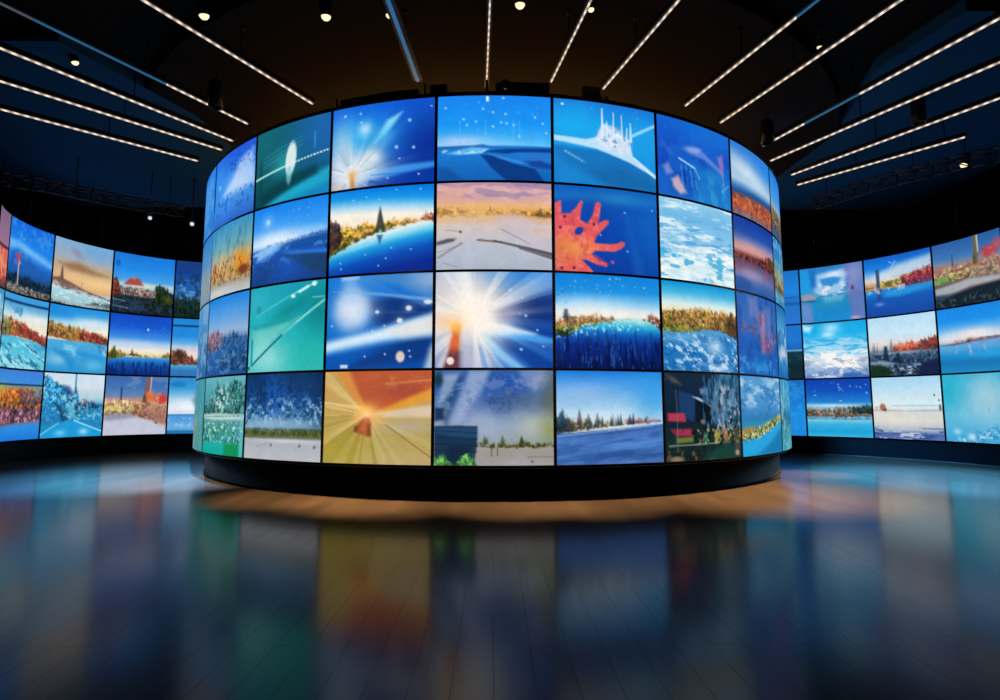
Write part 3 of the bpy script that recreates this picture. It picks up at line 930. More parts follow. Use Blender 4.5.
def d_m1_3(p):
    p.grad((0, '#c49c58'), (.4, '#c4a05c'), (.7, '#b49c54'), (1, '#bca470'))
    p.poly([(.22, -.02), (1.02, -.02), (1.02, .24), (.7, .40), (.45, .46), (.40, .42), (.36, .30)], '#b85434', .95, .03)
    p.poly([(.1, -.02), (.24, -.02), (.37, .32), (.42, .46), (.3, .32)], '#d88a3c', .85, .04)
    p.speck(8, 12, '#cc7c50', .55, .7, ss(1.1 - p.d(.7, .12, .4, .14)))
    p.line(.6, .14, 1, .10, .012, '#d88c54', .7)
    p.glow(.75, .22, .2, .08, '#9c4438', .7)
    p.poly([(.5, .44), (1.02, .18), (1.02, .30), (.6, .46)], '#e49c34', .9, .03)
    p.poly([(.45, .46), (1.02, .36), (1.02, .50), (.6, .50)], '#dcc8b0', .85, .025)
    p.glow(.8, .6, .25, .08, '#b4aca0', .7)
    p.rays(.42, .47, '#f0dc9c', .5, 70, .6, 2.4, 3.2, .5, .06)
    p.rays(.42, .47, '#f0dc9c', .5, 70, .6, -3.2, -2.2, .5, .06)
    p.rays(.42, .47, '#c8c08c', .5, 60, .65, .25, 1.3, .5, .06)
    p.rays(.42, .47, '#8c8028', .6, 70, .8, 1.2, 3.1, .55, .12)
    p.glow(.15, .9, .3, .2, '#b09c2c', .5)
    p.line(.6, .58, 1, .92, .007, '#8c7440', .8)
    p.line(0, .34, .35, .40, .01, '#ecd48c', .7, w1=.02)
    p.glow(.42, .44, .1, .09, '#fcc460', .95)
    p.glow(.44, .52, .13, .10, '#f4b46c', .7)
    p.poly([(.40, .50), (.45, .50), (.465, .70), (.44, .71), (.31, .66), (.315, .60)], '#a05030', .95, .02)
    p.poly([(.41, .50), (.45, .52), (.43, .68), (.36, .64)], '#c86c3c', .75, .03)
    p.poly([(.43, .58), (.465, .56), (.465, .70), (.43, .70)], '#74401c', .7, .02)
    p.poly([(.31, .60), (.34, .6), (.33, .66), (.30, .655)], '#5c3018', .7, .02)
    p.glow(.42, .47, .05, .05, '#fcd490', .8)


def d_0_3(p):
    p.grad((0, '#3c5c98'), (.2, '#2c58a8'), (.4, '#5c7cac'), (.6, '#8c9cb4'), (.75, '#8c9898'), (1, '#9c988c'))
    p.glow(.66, .12, .18, .16, '#1c50a8', .9)
    p.glow(.9, .05, .14, .2, '#7c90bc', .8)
    p.poly([(.08, .02), (.22, .02), (.12, .3), (.04, .34)], '#6c88b0', .8, .05)
    p.poly([(.3, .02), (.45, .02), (.33, .36), (.22, .56), (.14, .5)], '#7c94c0', .9, .05)
    p.poly([(.04, .4), (.14, .2), (.22, .06), (.24, .1), (.18, .3), (.1, .6)], '#1f4470', .75, .04)
    p.poly([(.18, .6), (.3, .4), (.38, .26), (.36, .4), (.26, .6)], '#6878a8', .6, .05)
    p.poly([(.30, .0), (.46, .0), (.40, .22), (.30, .34), (.2, .56), (.15, .54)], '#8ea4cc', .8, .035)
    p.poly([(.07, .06), (.2, .04), (.13, .26), (.03, .36)], '#86a0c4', .75, .03)
    p.poly([(.72, .0), (.9, .0), (.95, .12), (.85, .24), (.76, .14)], '#8094c0', .7, .05)
    p.glow(.42, .52, .2, .12, '#a0b0cc', .7)
    p.speck(10, 10, '#a8b4d0', .58, .35, p.band(.05, .6, .1))
    p.glow(.55, .35, .15, .15, '#3c5ca0', .7)
    p.glow(.8, .34, .25, .12, '#4c6484', .8)
    p.glow(1.0, .3, .1, .3, '#5c6450', .8)
    p.glow(.85, .58, .2, .14, '#b4bcb0', .8)
    p.glow(.45, .64, .2, .12, '#9cacc4', .8)
    p.glow(.98, .62, .1, .14, '#8c9450', .7)
    p.speck(14, 12, '#2a4478', .62, .5, ss(1.2 - p.d(.5, .3, .3, .25)))
    p.blob(.03, .1, .06, .12, '#12343c', .85, .7)
    p.poly([(.32, .79), (1.02, .79), (1.02, 1.02), (.32, 1.02)], '#9a9490', 1, .01)
    p.glow(.7, .98, .3, .08, '#a8a4a8', .7)
    p.line(.34, .82, 1, .815, .012, '#b0a490', .6)
    p.land([(.3, .77), (.4, .75), (.5, .76), (.64, .74), (.72, .75), (1, .74)], [(.3, .83), (1, .825)], ['#26300c', '#4c5420', '#5c5c24', '#343c10'], 30, 20, .06, 24)
    p.spires(5, [(0, .78), (1, .78)], .05, .11, ['#34401c', '#44502c'], .016, .4, .75)
    for x in (.48, .53):
        p.line(x, .82, x, .90, .006, '#54504c', .7)
    p.line(.78, .91, 1, .91, .005, '#6c6868', .6)
    p.blob(.82, .96, .014, .016, '#58543c', .9)
    p.poly([(0, .40), (.08, .40), (.08, .52), (0, .54)], '#152c50', .9, .02)
    p.poly([(0, .59), (.2, .585), (.36, .59), (.36, .79), (.33, 1.02), (0, 1.02)], '#17304c', .97, .012)
    p.poly([(0, .6), (.36, .6), (.36, .72), (.15, .70), (0, .66)], '#234a70', .75, .02)
    for k in range(4):
        p.line(0, .64 + k * .07, .36, .66 + k * .065, .005, '#102438', .6)
    p.poly([(.12, .8), (.3, .8), (.28, 1.02), (.1, 1.02)], '#12263c', .8, .04)
    p.land([(0, .88), (.08, .86), (.14, .96), (.2, .94), (.26, .86), (.34, .9), (.36, .98)], [(0, 1.05), (1, 1.05)], ['#206c34', '#4ca848', '#8cc064', '#2c7c3c'], 20, 20, .05, 18)


def d_1_3(p):
    p.grad((0, '#1a78d6'), (.14, '#4c9ae4'), (.3, '#86bce8'), (.45, '#b4d6ec'), (.6, '#d0dce2'), (1, '#2c5ca8'))
    p.glow(.2, .25, .25, .12, '#9cc0e8', .6)
    p.glow(.9, .25, .2, .3, '#2c98e0', .7)
    g = .67 - .10 * p.u
    p.grad((.56, '#4a70b4'), (.66, '#33599c'), (.8, '#4474bc'), (.9, '#335c9c'), (1, '#4a74b8'), m=ss((p.v - g) / .015))
    w = ss((p.v - g - .03) / .05)
    p.speck(2, 9, '#5c8cd4', .5, .5, w, .5, 2, .15)
    p.speck(2.5, 11, '#1f4484', .58, .45, w, .4, 2, .15)
    p.line(0, .70, .9, .59, .012, '#86a8d8', .6)
    p.poly([(.2, .88), (.8, .74), (1.02, .72), (1.02, .76), (.5, .86)], '#5c90d8', .6, .03)
    p.land([(0, .50), (.2, .52), (.4, .54), (.6, .53), (.75, .51), (1, .52)], [(0, .68), (.2, .655), (.45, .615), (.7, .575), (1, .56)],
           ['#1c2c3c', '#6c6450', '#b09c6c', '#3c4848', '#c8b484', '#54483c'], 24, 20, .07, 26)
    p.land([(.62, .52), (.75, .50), (1, .535)], [(.62, .585), (.8, .58), (1, .56)], ['#6c3438', '#94484c', '#b46460', '#4c3440'], 24, 18, .05, 22, .9)
    p.land([(0, .46), (.06, .44), (.15, .56)], [(0, .69), (.14, .67), (.18, .64)], ['#16304c', '#203c54', '#2c3c34'], 20, 20, .06, 20, .9)
    p.spires(22, [(0, .64), (1, .55)], .06, .14, ['#1c2c3c', '#3c4444', '#4c3c30'], .014, .02, .7)
    for x, t, c in ((.05, .41, '#1c3450'), (.2, .42, '#3c3444'), (.36, .45, '#2c3c40'), (.28, .46, '#2c3c3c')):
        p.poly([(x - .025, .60), (x - .012, t + .05), (x, t), (x + .012, t + .05), (x + .025, .60)], c, .9, .012)
    p.speck(30, 30, '#d8c49c', .66, .8, p.band(.56, .64, .03, -.08) * (p.u < .65) * (p.u > .15))
    p.glow(.4, .49, .3, .06, '#dce8ee', .4)


def d_2_3(p):
    p.grad((0, '#13283c'), (.3, '#10243c'), (.55, '#10202c'), (.8, '#122c2c'), (1, '#101c1c'))
    p.hgrad(p.band(-.1, .62, .08) * .75 * ss((p.u - .5) / .2), (.5, '#1c4468'), (.8, '#2a5c80'), (1, '#1c4868'))
    p.speck(26, 2.5, '#0c1824', .5, .8, p.band(-.1, .65, .1) * (p.u > .5))
    p.speck(30, 4, '#4c84a4', .66, .6, p.band(-.1, .65, .1) * (p.u > .55))
    p.poly([(.16, .2), (.36, .26), (.34, .56), (.16, .5)], '#1c3c6c', .9, .02)
    p.poly([(.36, .3), (.5, .34), (.66, .46), (.66, .6), (.36, .56)], '#0a1420', .9, .02)
    p.poly([(.02, .02), (.12, .06), (.2, .14), (.08, .1)], '#6c5c58', .7, .03)
    p.speck(20, 20, '#c89c84', .62, .7, ss(1 - p.d(.08, .06, .1, .09)))
    p.poly([(.32, .27), (.40, .28), (.48, .32), (.44, .33)], '#b4d4ec', .95, .012)
    p.line(.5, .34, .66, .46, .008, '#788894', .8)
    p.poly([(.42, .18), (.52, .16), (.52, .24), (.43, .24)], '#7c90a4', .9, .02)
    p.poly([(.55, .3), (.66, .36), (.68, .44), (.58, .42)], '#8c7c78', .85, .03)
    p.poly([(.58, .5), (.68, .46), (.68, .6), (.58, .6)], '#3c6c94', .8, .02)
    p.poly([(.70, .3), (.76, .28), (.8, .7), (.72, .7)], '#5c6c8c', .85, .03)
    p.poly([(.86, .18), (.92, .16), (.93, .32), (.86, .3)], '#a8a4b4', .9, .02)
    for x, y, c in ((.79, .56, '#8ca8b4'), (.92, .46, '#a4b4c0'), (.84, .62, '#8cc4bc'), (.97, .6, '#6c98ac'), (.74, .63, '#c0a49c')):
        p.blob(x, y, .03, .05, c, .8, .6)
    p.poly([(.03, .46), (.22, .46), (.24, .56), (.03, .55)], '#b83850', .95, .015)
    p.poly([(.06, .64), (.3, .64), (.32, .72), (.12, .72)], '#b03050', .9, .02)
    p.speck(20, 20, '#5c1828', .6, .6, ss(1.2 - p.d(.18, .66, .16, .05)))
    p.poly([(.12, .74), (.32, .73), (.32, .79), (.12, .80)], '#8c8c3c', .75, .02)
    p.poly([(.46, .68), (.5, .68), (.5, .82), (.46, .82)], '#2c8c5c', .85, .015)
    p.poly([(.6, .66), (.68, .66), (.68, .80), (.6, .80)], '#b0a850', .85, .02)
    p.poly([(.72, .64), (.8, .64), (.8, .82), (.72, .82)], '#a8785c', .8, .02)
    p.speck(24, 20, '#d8b464', .64, .7, p.band(.64, .82, .04) * (p.u > .35))
    p.speck(20, 16, '#0c1414', .56, .8, p.band(.55, .9, .06) * (p.u > .3))
    p.blob(.45, .56, .05, .04, '#b48c74', .7, .7)
    p.poly([(.9, .66), (.99, .66), (.99, .98), (.88, .98)], '#64604c', .6, .04)
    p.blob(.93, .94, .05, .05, '#c8a490', .85, .7)
    p.poly([(.5, .92), (.8, .80), (.9, .86), (.9, 1.02), (.4, 1.02)], '#16443c', .85, .05)
    p.line(.04, .83, .66, .81, .007, '#8c9c90', .8)
    p.blob(.12, .98, .12, .05, '#a08468', .85, .7)
    p.speck(20, 16, '#745c48', .62, .7, p.band(.88, 1.1, .05) * (p.u < .6))
    p.speck(16, 9, '#a8b8c4', .6, .8, p.band(.1, .66, .05) * (p.u > .64), .2)
    p.speck(24, 6, '#6c98b4', .56, .6, p.band(-.1, .66, .05) * (p.u > .5), .2)
    p.speck(12, 3, '#2c6c9c', .55, .6, p.band(-.1, .6, .1) * (p.u > .45), .2)
    p.line(.13, .2, .14, .9, .005, '#5c7484', .6)
    p.line(.5, .6, .5, .95, .004, '#4c6c64', .6)


def d_3_3(p):
    p.grad((0, '#4c98cc'), (.2, '#5c9ccc'), (.45, '#3c88c4'), (.58, '#2c74a4'), (1, '#1c84bc'))
    p.speck(4, 9, '#b0d0e8', .42, .75, p.band(-.1, .4, .15), .5, 3)
    p.speck(5, 9, '#2c74b8', .58, .7, p.band(.1, .6, .1))
    p.grad((.5, '#2c84ac'), (.8, '#2494cc'), (1, '#1c8cc4'), m=p.band(.56, 1.2, .05))
    p.land([(0, .66), (.3, .62), (.6, .55), (1, .44)], [(0, .82), (.3, .79), (.7, .68), (1, .58)], ['#3c5c3c', '#849450', '#c4bc74', '#5c7c54', '#a48c50'], 20, 18, .05, 18)
    p.speck(24, 22, '#f0e49c', .64, .8, p.band(.60, .76, .04, -.22))
    p.poly([(0, .66), (.25, .62), (.25, .68), (0, .74)], '#b87c3c', .7, .03)
    p.poly([(0, .84), (.4, .78), (1.02, .58), (1.02, .66), (.3, .98), (0, 1.02)], '#28a4dc', .85, .03)
    p.poly([(.3, 1.02), (.7, .82), (1.02, .68), (1.02, 1.02)], '#1a74a8', .8, .05)


def d_4_3(p):
    p.grad((0, '#3c94c4'), (.4, '#4a9cbc'), (.55, '#2c7494'), (.7, '#4c94a0'), (1, '#3c9cb4'))
    p.speck(8, 8, '#8cc4d4', .58, .6)
    p.speck(10, 8, '#1c5474', .6, .6, p.band(.4, .75, .1))


def d_far(p):
    p.grad((0, '#2a7cc8'), (.5, '#4a94c8'), (1, '#1f68b0')).speck(6, 6, '#8cb8dc', .5, .6)


# --- left wall
def l_m1_0(p):
    p.grad((0, '#7a6484'), (.4, '#94708c'), (.5, '#c8605c'), (.7, '#dc7458'), (.85, '#b45048'), (1, '#4c3844'))
    p.speck(14, 14, '#e89878', .56, .8, p.band(.5, .9, .05))
    p.band(.42, .46, .02)
    p.mix(p.band(.45, .49, .02), '#3c2c48')


def l_0_0(p):
    p.grad((0, '#1664dc'), (.3, '#1f82e4'), (.55, '#2474d4'), (.68, '#1f5cb0'), (.74, '#18304c'), (.85, '#3c4854'), (1, '#5c5854'), tilt=.0)
    p.poly([(0, .30), (.3, .28), (.7, .36), (1.02, .46), (1.02, .54), (.6, .44), (.25, .38), (0, .44)], '#7cc0f4', .85, .05)
    p.poly([(.1, .46), (.35, .42), (.7, .54), (1.02, .64), (1.02, .78), (0, .78)], '#1f5cae', .8, .05)
    p.speck(10, 10, '#4ca0ec', .6, .5, p.band(-.1, .5, .1))
    p.land([(0, .74), (.5, .72), (1, .78)], [(0, .9), (1, .93)], ['#0c1c30', '#16304c', '#0c2438'], 16, 14, .08, 10)
    p.land([(0, .86), (1, .9)], [(0, 1.05), (1, 1.05)], ['#2c3438', '#5c6468', '#b0a498', '#1c2428', '#88706c'], 18, 16, .06, 14)
    p.line(.30, .45, .31, .88, .017, '#c4b0ac', .85)
    p.blob(.29, .5, .075, .08, '#b84454', .9, .6)
    p.blob(.22, .58, .06, .06, '#7c6cac', .7, .7)
    p.blob(.33, .58, .05, .03, '#e07474', .8)
    p.stars(8, .05, .02, .6, .25, '#88c8fc', .016, .7)


def l_1_0(p):
    p.grad((0, '#7cacd4'), (.25, '#9cacbc'), (.4, '#c0a88c'), (.55, '#d8b484'), (.68, '#e0b078'), (1, '#c0a088'))
    p.glow(.75, .1, .3, .15, '#6ca4d8', .8)
    p.poly([(.1, .38), (.45, .32), (.7, .40), (.95, .46), (.7, .48), (.3, .46)], '#8c6444', .75, .06)
    p.poly([(.3, .12), (.45, .14), (.5, .24), (.38, .22)], '#8c7480', .5, .06)
    p.glow(.8, .62, .3, .08, '#f4d094', .8)
    p.glow(.4, .56, .25, .07, '#ecc08c', .7)
    p.grad((.66, '#8cc4d4'), (.8, '#a8d4e0'), (1, '#9cbcc4'), m=ss((p.v - (.7 + .08 * p.u)) / .02))
    p.poly([(0, .62), (.12, .60), (.3, .64), (.6, .74), (1.02, .83), (1.02, .86), (.5, .8), (0, .74)], '#6c5450', .9, .02)
    p.land([(0, .66), (.4, .70), (1, .84)], [(0, .76), (.4, .78), (1, .87)], ['#8c8484', '#b0b0b0', '#c8a47c', '#74646c'], 22, 18, .04, 20, .8)
    p.poly([(.13, .64), (.15, .46), (.165, .41), (.18, .46), (.2, .64)], '#6c5044', .95, .015)
    p.line(.52, .62, .52, .74, .007, '#8c7868', .8)
    p.poly([(.6, .96), (.75, .90), (1.02, .90), (1.02, .97)], '#3c4c4c', .85, .03)
    p.land([(.0, .93), (.3, .95), (.6, .99), (1, .95)], [(0, 1.05), (1, 1.05)], ['#243438', '#4c5c5c', '#9c948c', '#c0b0a0'], 20, 18, .04, 20)
    p.speck(8, 20, '#d0ecf4', .58, .7, p.band(.76, .94, .04, .06), .2)


def l_2_0(p):
    p.grad((0, '#1a76d8'), (.25, '#2488e4'), (.45, '#4ca0e4'), (.52, '#a8cce0'), (1, '#182434'), tilt=.03)
    p.glow(.45, .52, .3, .05, '#e4e0c8', .8)
    p.land([(0, .56), (.3, .55), (1, .60)], [(0, 1.05), (1, 1.05)], ['#14201c', '#1c2c30', '#182430', '#24343c'], 14, 14, .05, 14)
    p.land([(.12, .56), (.5, .54), (.72, .55)], [(.12, .72), (.72, .72)], ['#6c5c5c', '#a49494', '#c8b4a8', '#503c3c', '#b0584c'], 24, 14, .03, 14)
    p.poly([(.17, .53), (.26, .42), (.42, .40), (.50, .52)], '#a8443c', .95, .02)
    p.blob(.34, .40, .03, .05, '#c06c64', .8)
    p.land([(0, .44), (.06, .42), (.12, .56)], [(0, .76), (.1, .74), (.14, .68)], ['#5c2420', '#8c4430', '#24201c'], 18, 18, .06, 18)
    p.land([(.7, .48), (.78, .44), (.9, .52), (1, .70)], [(.7, .84), (1, .86)], ['#0c1a12', '#1c3420', '#34401c'], 18, 18, .08, 20)
    p.glow(.92, .73, .06, .06, '#5c5c24', .7)
    for y, x1 in ((.79, .22), (.90, .28)):
        p.line(.02, y, x1, y + .02, .012, '#8ca8c4', .7, 5)
    p.speck(6, 6, '#2c4c74', .6, .5, p.band(.78, 1, .05))
    p.blob(.06, .18, .05, .07, '#1858ac', .8)


def l_3_0(p):
    p.grad((0, '#1c3c78'), (.2, '#16408c'), (.45, '#1c5cac'), (.6, '#2c5c94'), (.7, '#1c3030'), (1, '#0c1c24'))
    p.speck(14, 14, '#5c9cd4', .56, .7, p.band(.35, .7, .1))
    p.speck(10, 8, '#16345c', .55, .7, p.band(.2, .7, .1))
    p.land([(0, .72), (.5, .70), (1, .60)], [(0, 1.05), (1, 1.05)], ['#0c1c1c', '#16302c', '#1c2c20'], 14, 14, .08, 14)


def l_m1_1(p):
    p.grad((0, '#3c8cc4'), (.3, '#7cb4d4'), (.5, '#8c5c50'), (.6, '#3c94cc'), (1, '#2c8cc8')).speck(8, 8, '#bcd8e8', .6, .6)




def l_0_1(p):
    p.grad((0, '#3c9cdc'), (.1, '#3c98d4'), (.28, '#c4e0e8'), (.4, '#f0e4d0'), (1, '#f0e4d0'))
    p.mix(p.band(.08, .115, .015), '#16406c')
    p.speck(8, 8, '#2c84b8', .6, .7, p.band(.12, .3, .06) * (p.u < .5))
    p.glow(.75, .3, .3, .06, '#f4f0e8', .7)
    p.grad((.56, '#48b8dc'), (.75, '#58c0dc'), (1, '#6cc8dc'), m=p.band(.58, 1.3, .03, .06))
    p.land([(0, .34), (.2, .30), (.35, .30), (.6, .38), (.85, .46), (1, .50)], [(0, .60), (.4, .575), (.7, .60), (1, .68)], ['#5c5c2c', '#8c8440', '#c0703c', '#b04c30', '#8c3430', '#c4a050'], 16, 14, .08, 14)
    p.land([(.45, .36), (.7, .40), (1, .5)], [(.4, .52), (.8, .60), (1, .66)], ['#8c2c2c', '#b4443c', '#742838'], 16, 14, .06, 14, .8)
    p.land([(0, .32), (.1, .30), (.25, .4)], [(0, .58), (.25, .56)], ['#4c5c34', '#6c7c44', '#8c9464'], 16, 16, .08, 16, .85)
    p.speck(4, 14, '#a8e4ec', .5, .8, p.band(.62, 1.1, .05), .25, 3, -.2)
    p.speck(6, 20, '#1c6c90', .64, .8, p.band(.66, 1.1, .05), .15, 3, -.5)
    p.glow(.9, .7, .15, .06, '#1c88cc', .7)


def l_1_1(p):
    p.grad((0, '#1c8cdc'), (.14, '#3ca0e0'), (.25, '#a8d8ec'), (.36, '#f4e8d4'), (1, '#f0e0c8'), tilt=.05)
    p.poly([(0, .02), (.5, .08), (.4, .18), (0, .2)], '#1c84d4', .6, .06)
    p.glow(.75, .22, .3, .08, '#ecf0f0', .7)
    p.grad((.5, '#4cacdc'), (.75, '#3c9cd4'), (1, '#2c94d0'), m=p.band(.52, 1.3, .03))
    p.land([(0, .24), (.25, .24), (.4, .28), (.6, .32), (.8, .34), (1, .40)], [(0, .50), (.4, .535), (.75, .54), (1, .56)], ['#4c4428', '#8c6c3c', '#b4843c', '#6c4c2c', '#c89c4c', '#94402c'], 18, 14, .08, 14)
    p.land([(.5, .34), (.7, .33), (.85, .38), (1, .42)], [(.5, .5), (1, .54)], ['#8c2c34', '#b43c40', '#6c2838', '#c4703c'], 16, 14, .06, 14, .9)
    p.glow(.5, .42, .04, .1, '#e0a850', .6)
    p.poly([(.85, .55), (1.02, .54), (1.02, .68), (.9, .66)], '#2c5cac', .7, .04)
    p.speck(4, 5, '#8cd4ec', .5, .7, p.band(.56, .75, .06), .3, 3)
    p.glow(.2, .82, .2, .08, '#8ccce8', .8)
    p.poly([(.1, .66), (.35, .70), (.5, .84), (.45, .98), (.3, .8)], '#1c84c8', .7, .05)
    p.poly([(.5, .68), (.75, .70), (1.0, .76), (.9, .80), (.6, .76)], '#1c8cd4', .7, .04)
    p.glow(.8, .88, .15, .08, '#6cc0e4', .7)


def l_2_1(p):
    p.grad((0, '#1448bc'), (.2, '#1858cc'), (.38, '#3c8ce0'), (.48, '#a8c8e8'), (.58, '#f0e8dc'), (.66, '#f4dcb4'), (1, '#f0dcc0'))
    p.glow(.3, .5, .4, .07, '#c8d8f0', .6)
    p.grad((.66, '#5cb4dc'), (.74, '#2c84cc'), (.84, '#124ca0'), (1, '#0c2c78'), m=p.band(.70, 1.3, .03))
    p.land([(0, .60), (.08, .54), (.15, .60), (.4, .61), (.55, .64), (.75, .66), (.9, .62), (1, .60)], [(0, .78), (.15, .74), (.3, .70), (.5, .71), (.8, .70), (1, .72)], ['#2c3c14', '#6c6424', '#a87c34', '#4c4c1c', '#c09c50'], 22, 16, .05, 18)
    p.poly([(.04, .74), (.07, .56), (.1, .53), (.14, .70)], '#384c1c', .85, .02)
    p.poly([(.36, .66), (.38, .56), (.41, .66)], '#54402c', .8, .015)
    p.speck(24, 4, '#0a2060', .52, .7, p.band(.78, 1.1, .06))
    p.blob(.62, .23, .014, .03, '#d8ecfc', .95)
    p.stars(20, .05, .05, .95, .4, '#5c98ec', .012, .6)


def l_3_1(p):
    p.grad((0, '#1c84d0'), (.12, '#2484d4'), (.3, '#2088dc'), (.42, '#5caae0'), (.5, '#b8cce0'), (.6, '#ecd4d0'), (1, '#f0dccc'))
    p.mix(p.band(.11, .14, .015), '#0c3470')
    p.grad((.80, '#5cacd8'), (.9, '#2c7cc0'), (1, '#3c6cac'), m=p.band(.80, 1.3, .03))
    p.land([(0, .56), (.15, .52), (.25, .58), (.4, .68), (.6, .68), (1, .6)], [(0, .82), (.6, .82), (1, .82)], ['#2c2820', '#5c3828', '#a4443c', '#3c4c2c', '#c46054', '#1c4c30'], 16, 16, .08, 14)
    p.blob(.14, .62, .14, .12, '#3c2420', .8, .7)


def l_m1_2(p):
    p.grad((0, '#2c7cc8'), (.5, '#b45c3c'), (1, '#2c84d4')).speck(8, 8, '#e09c5c', .6, .6, p.band(.3, .7, .1))


def l_0_2(p):
    p.grad((0, '#3c80d4'), (.18, '#3c8cdc'), (.26, '#8c8c6c'), (.4, '#d06c3c'), (1, '#1f7cdc'))
    p.land([(0, .22), (1, .24)], [(0, .56), (1, .56)], ['#8c6c2c', '#e0743c', '#d4502c', '#b4b450', '#c83c28', '#e89848'], 10, 10, .0, 8, 1, .03)
    p.glow(.1, .26, .18, .07, '#a8b44c', .8)
    p.land([(.6, .24), (.8, .25), (1, .28)], [(.6, .5), (1, .5)], ['#8c3c50', '#6c4468', '#3c5c70', '#b46c74'], 14, 12, .05, 12, .75)
    p.glow(.92, .3, .06, .08, '#5c9cb0', .7)
    p.land([(0, .5), (1, .48)], [(0, .82), (1, .74)], ['#1c2c40', '#74405c', '#a4586c', '#3c3454', '#5c5c7c'], 14, 16, .08, 14, .92, .05)
    p.speck(18, 10, '#e0a8b0', .66, .7, p.band(.56, .76, .04, -.06))
    p.speck(16, 16, '#1c2c24', .62, .7, p.band(.46, .62, .05))
    p.grad((.76, '#3c8cd4'), (.84, '#2c8ce0'), (1, '#1f74d8'), m=p.band(.79, 1.3, .02, -.06))
    p.mix(p.band(.195, .22, .014), '#123054')


def l_1_2(p):
    p.grad((0, '#c8dcec'), (.2, '#d4e0ec'), (.4, '#b4ccdc'), (.5, '#2c7cac'), (1, '#1c8ccc'))
    p.land([(0, .02), (.12, .06), (.3, .16), (.5, .3), (.62, .4)], [(0, .82), (.4, .76), (.62, .72)], ['#1f74b4', '#2c94d0', '#5cbce0', '#12507c', '#1c84c4', '#8cd8ec'], 12, 12, .08, 10)
    p.poly([(.34, .18), (.44, .2), (.6, .42), (.5, .5), (.42, .4)], '#134a80', .8, .04)
    p.line(.545, .0, .545, .42, .014, '#3c8cb4', .95)
    p.poly([(.5, .4), (.55, .18), (.62, .4)], '#1f649c', .85, .02)
    p.land([(.55, .42), (.7, .40), (.85, .42), (1, .46)], [(.55, .6), (1, .54)], ['#1c4c7c', '#2c6ca4', '#345c80', '#123858'], 16, 16, .05, 14)
    p.blob(.7, .43, .06, .05, '#b46c60', .9, .6)
    p.blob(.46, .36, .05, .05, '#8ca4b8', .8, .7)
    p.poly([(.0, .48), (.15, .44), (.3, .54), (.4, .72), (0, .86)], '#2484c4', .7, .06)
    p.poly([(.22, .5), (.3, .48), (.46, .72), (.36, .76)], '#16406c', .8, .03)
    p.poly([(.42, .46), (.54, .46), (.58, .70), (.46, .72)], '#5cb8d4', .8, .04)
    p.poly([(0, .96), (.3, .78), (.56, .74), (1.02, .92), (1.02, 1.02), (0, 1.02)], '#1f9cd8', .9, .03)
    p.line(0, .95, .3, .78, .012, '#74d0f0', .8)
    p.line(.56, .74, 1, .92, .012, '#a8e4f8', .8)
    p.line(.75, .46, .76, .64, .008, '#8cb4c8', .7)
    p.speck(16, 14, '#8cdcf0', .64, .7, p.band(.3, .75, .1))
    p.glow(.34, .93, .09, .05, '#6cc8ec', .9)
    p.glow(.72, .92, .07, .05, '#a4e0f4', .9)


def l_2_2(p):
    p.grad((0, '#3c64a8'), (.2, '#4474b4'), (.34, '#6484ac'), (.4, '#c48c84'), (.5, '#c8b080'), (.6, '#b09890'), (.68, '#b4b0b8'), (1, '#c4ccdc'))
    p.speck(5, 5, '#6c8cb8', .55, .6, p.band(-.1, .35, .05))
    p.line(.255, .2, .255, .4, .014, '#1c3c68', .85)
    p.land([(0, .40), (.3, .38), (.5, .44), (.6, .40)], [(0, .68), (.5, .66), (1, .82)], ['#a87070', '#c89c70', '#d8c878', '#e4c8a8', '#c07868', '#94807c'], 22, 20, .06, 18)
    p.glow(.15, .54, .2, .05, '#e4d478', .7)
    p.land([(.45, .44), (.6, .36), (1, .5)], [(.45, .72), (.8, .78), (1, .84)], ['#6c3c44', '#a85c54', '#c89460', '#8c6c50', '#b07c74'], 20, 18, .08, 18, .85)
    p.poly([(.6, .44), (.64, .0), (.73, .0), (.70, .46)], '#7c5c5c', .9, .02)
    p.line(.725, 0, .72, .3, .010, '#d4ccd0', .8)
    p.blob(.72, .34, .10, .14, '#e0703c', .95, .6)
    p.blob(.9, .38, .15, .13, '#c03c3c', .95, .6)
    p.speck(18, 16, '#f0a078', .6, .7, ss(1.1 - p.d(.82, .36, .2, .14)))
    p.blob(.63, .38, .04, .1, '#4c4438', .8, .7)
    p.poly([(.6, .58), (.75, .5), (1.02, .56), (1.02, .88), (.8, .8)], '#b07c70', .55, .06)
    p.poly([(0, .76), (.5, .68), (.8, .80), (1.02, .90), (1.02, 1.02), (0, 1.02)], '#c0c4d4', .95, .03)
    p.poly([(.05, .62), (.4, .66), (.5, .70), (.1, .76), (0, .74)], '#7c7c9c', .6, .04)
    p.blob(.84, .80, .03, .03, '#784c4c', .85)


def l_3_2(p):
    p.grad((0, '#2c8ccc'), (.2, '#3c9cd8'), (.4, '#a8d0e8'), (.55, '#dce8f0'), (1, '#5c9cd8'))
    p.blob(.15, .12, .2, .08, '#1c74bc', .8, .7)
    p.glow(.3, .5, .25, .12, '#f0f4f8', .8)
    p.poly([(.4, .4), (.5, .26), (.6, .3), (.6, .48), (.44, .5)], '#6c8c9c', .85, .05)
    p.poly([(.02, .5), (.14, .5), (.14, .64), (.02, .64)], '#dce4f0', .9, .02)
    p.mix(p.band(.655, .68, .014), '#2c6ca0')
    p.grad((.68, '#4c98dc'), (.9, '#6cacdc'), (1, '#2484c4'), m=p.band(.675, 1.3, .01))
    p.speck(8, 10, '#9cccec', .56, .6, p.band(.72, .92, .05))
    p.mix(p.band(.945, 1.1, .02), '#1c74b4')


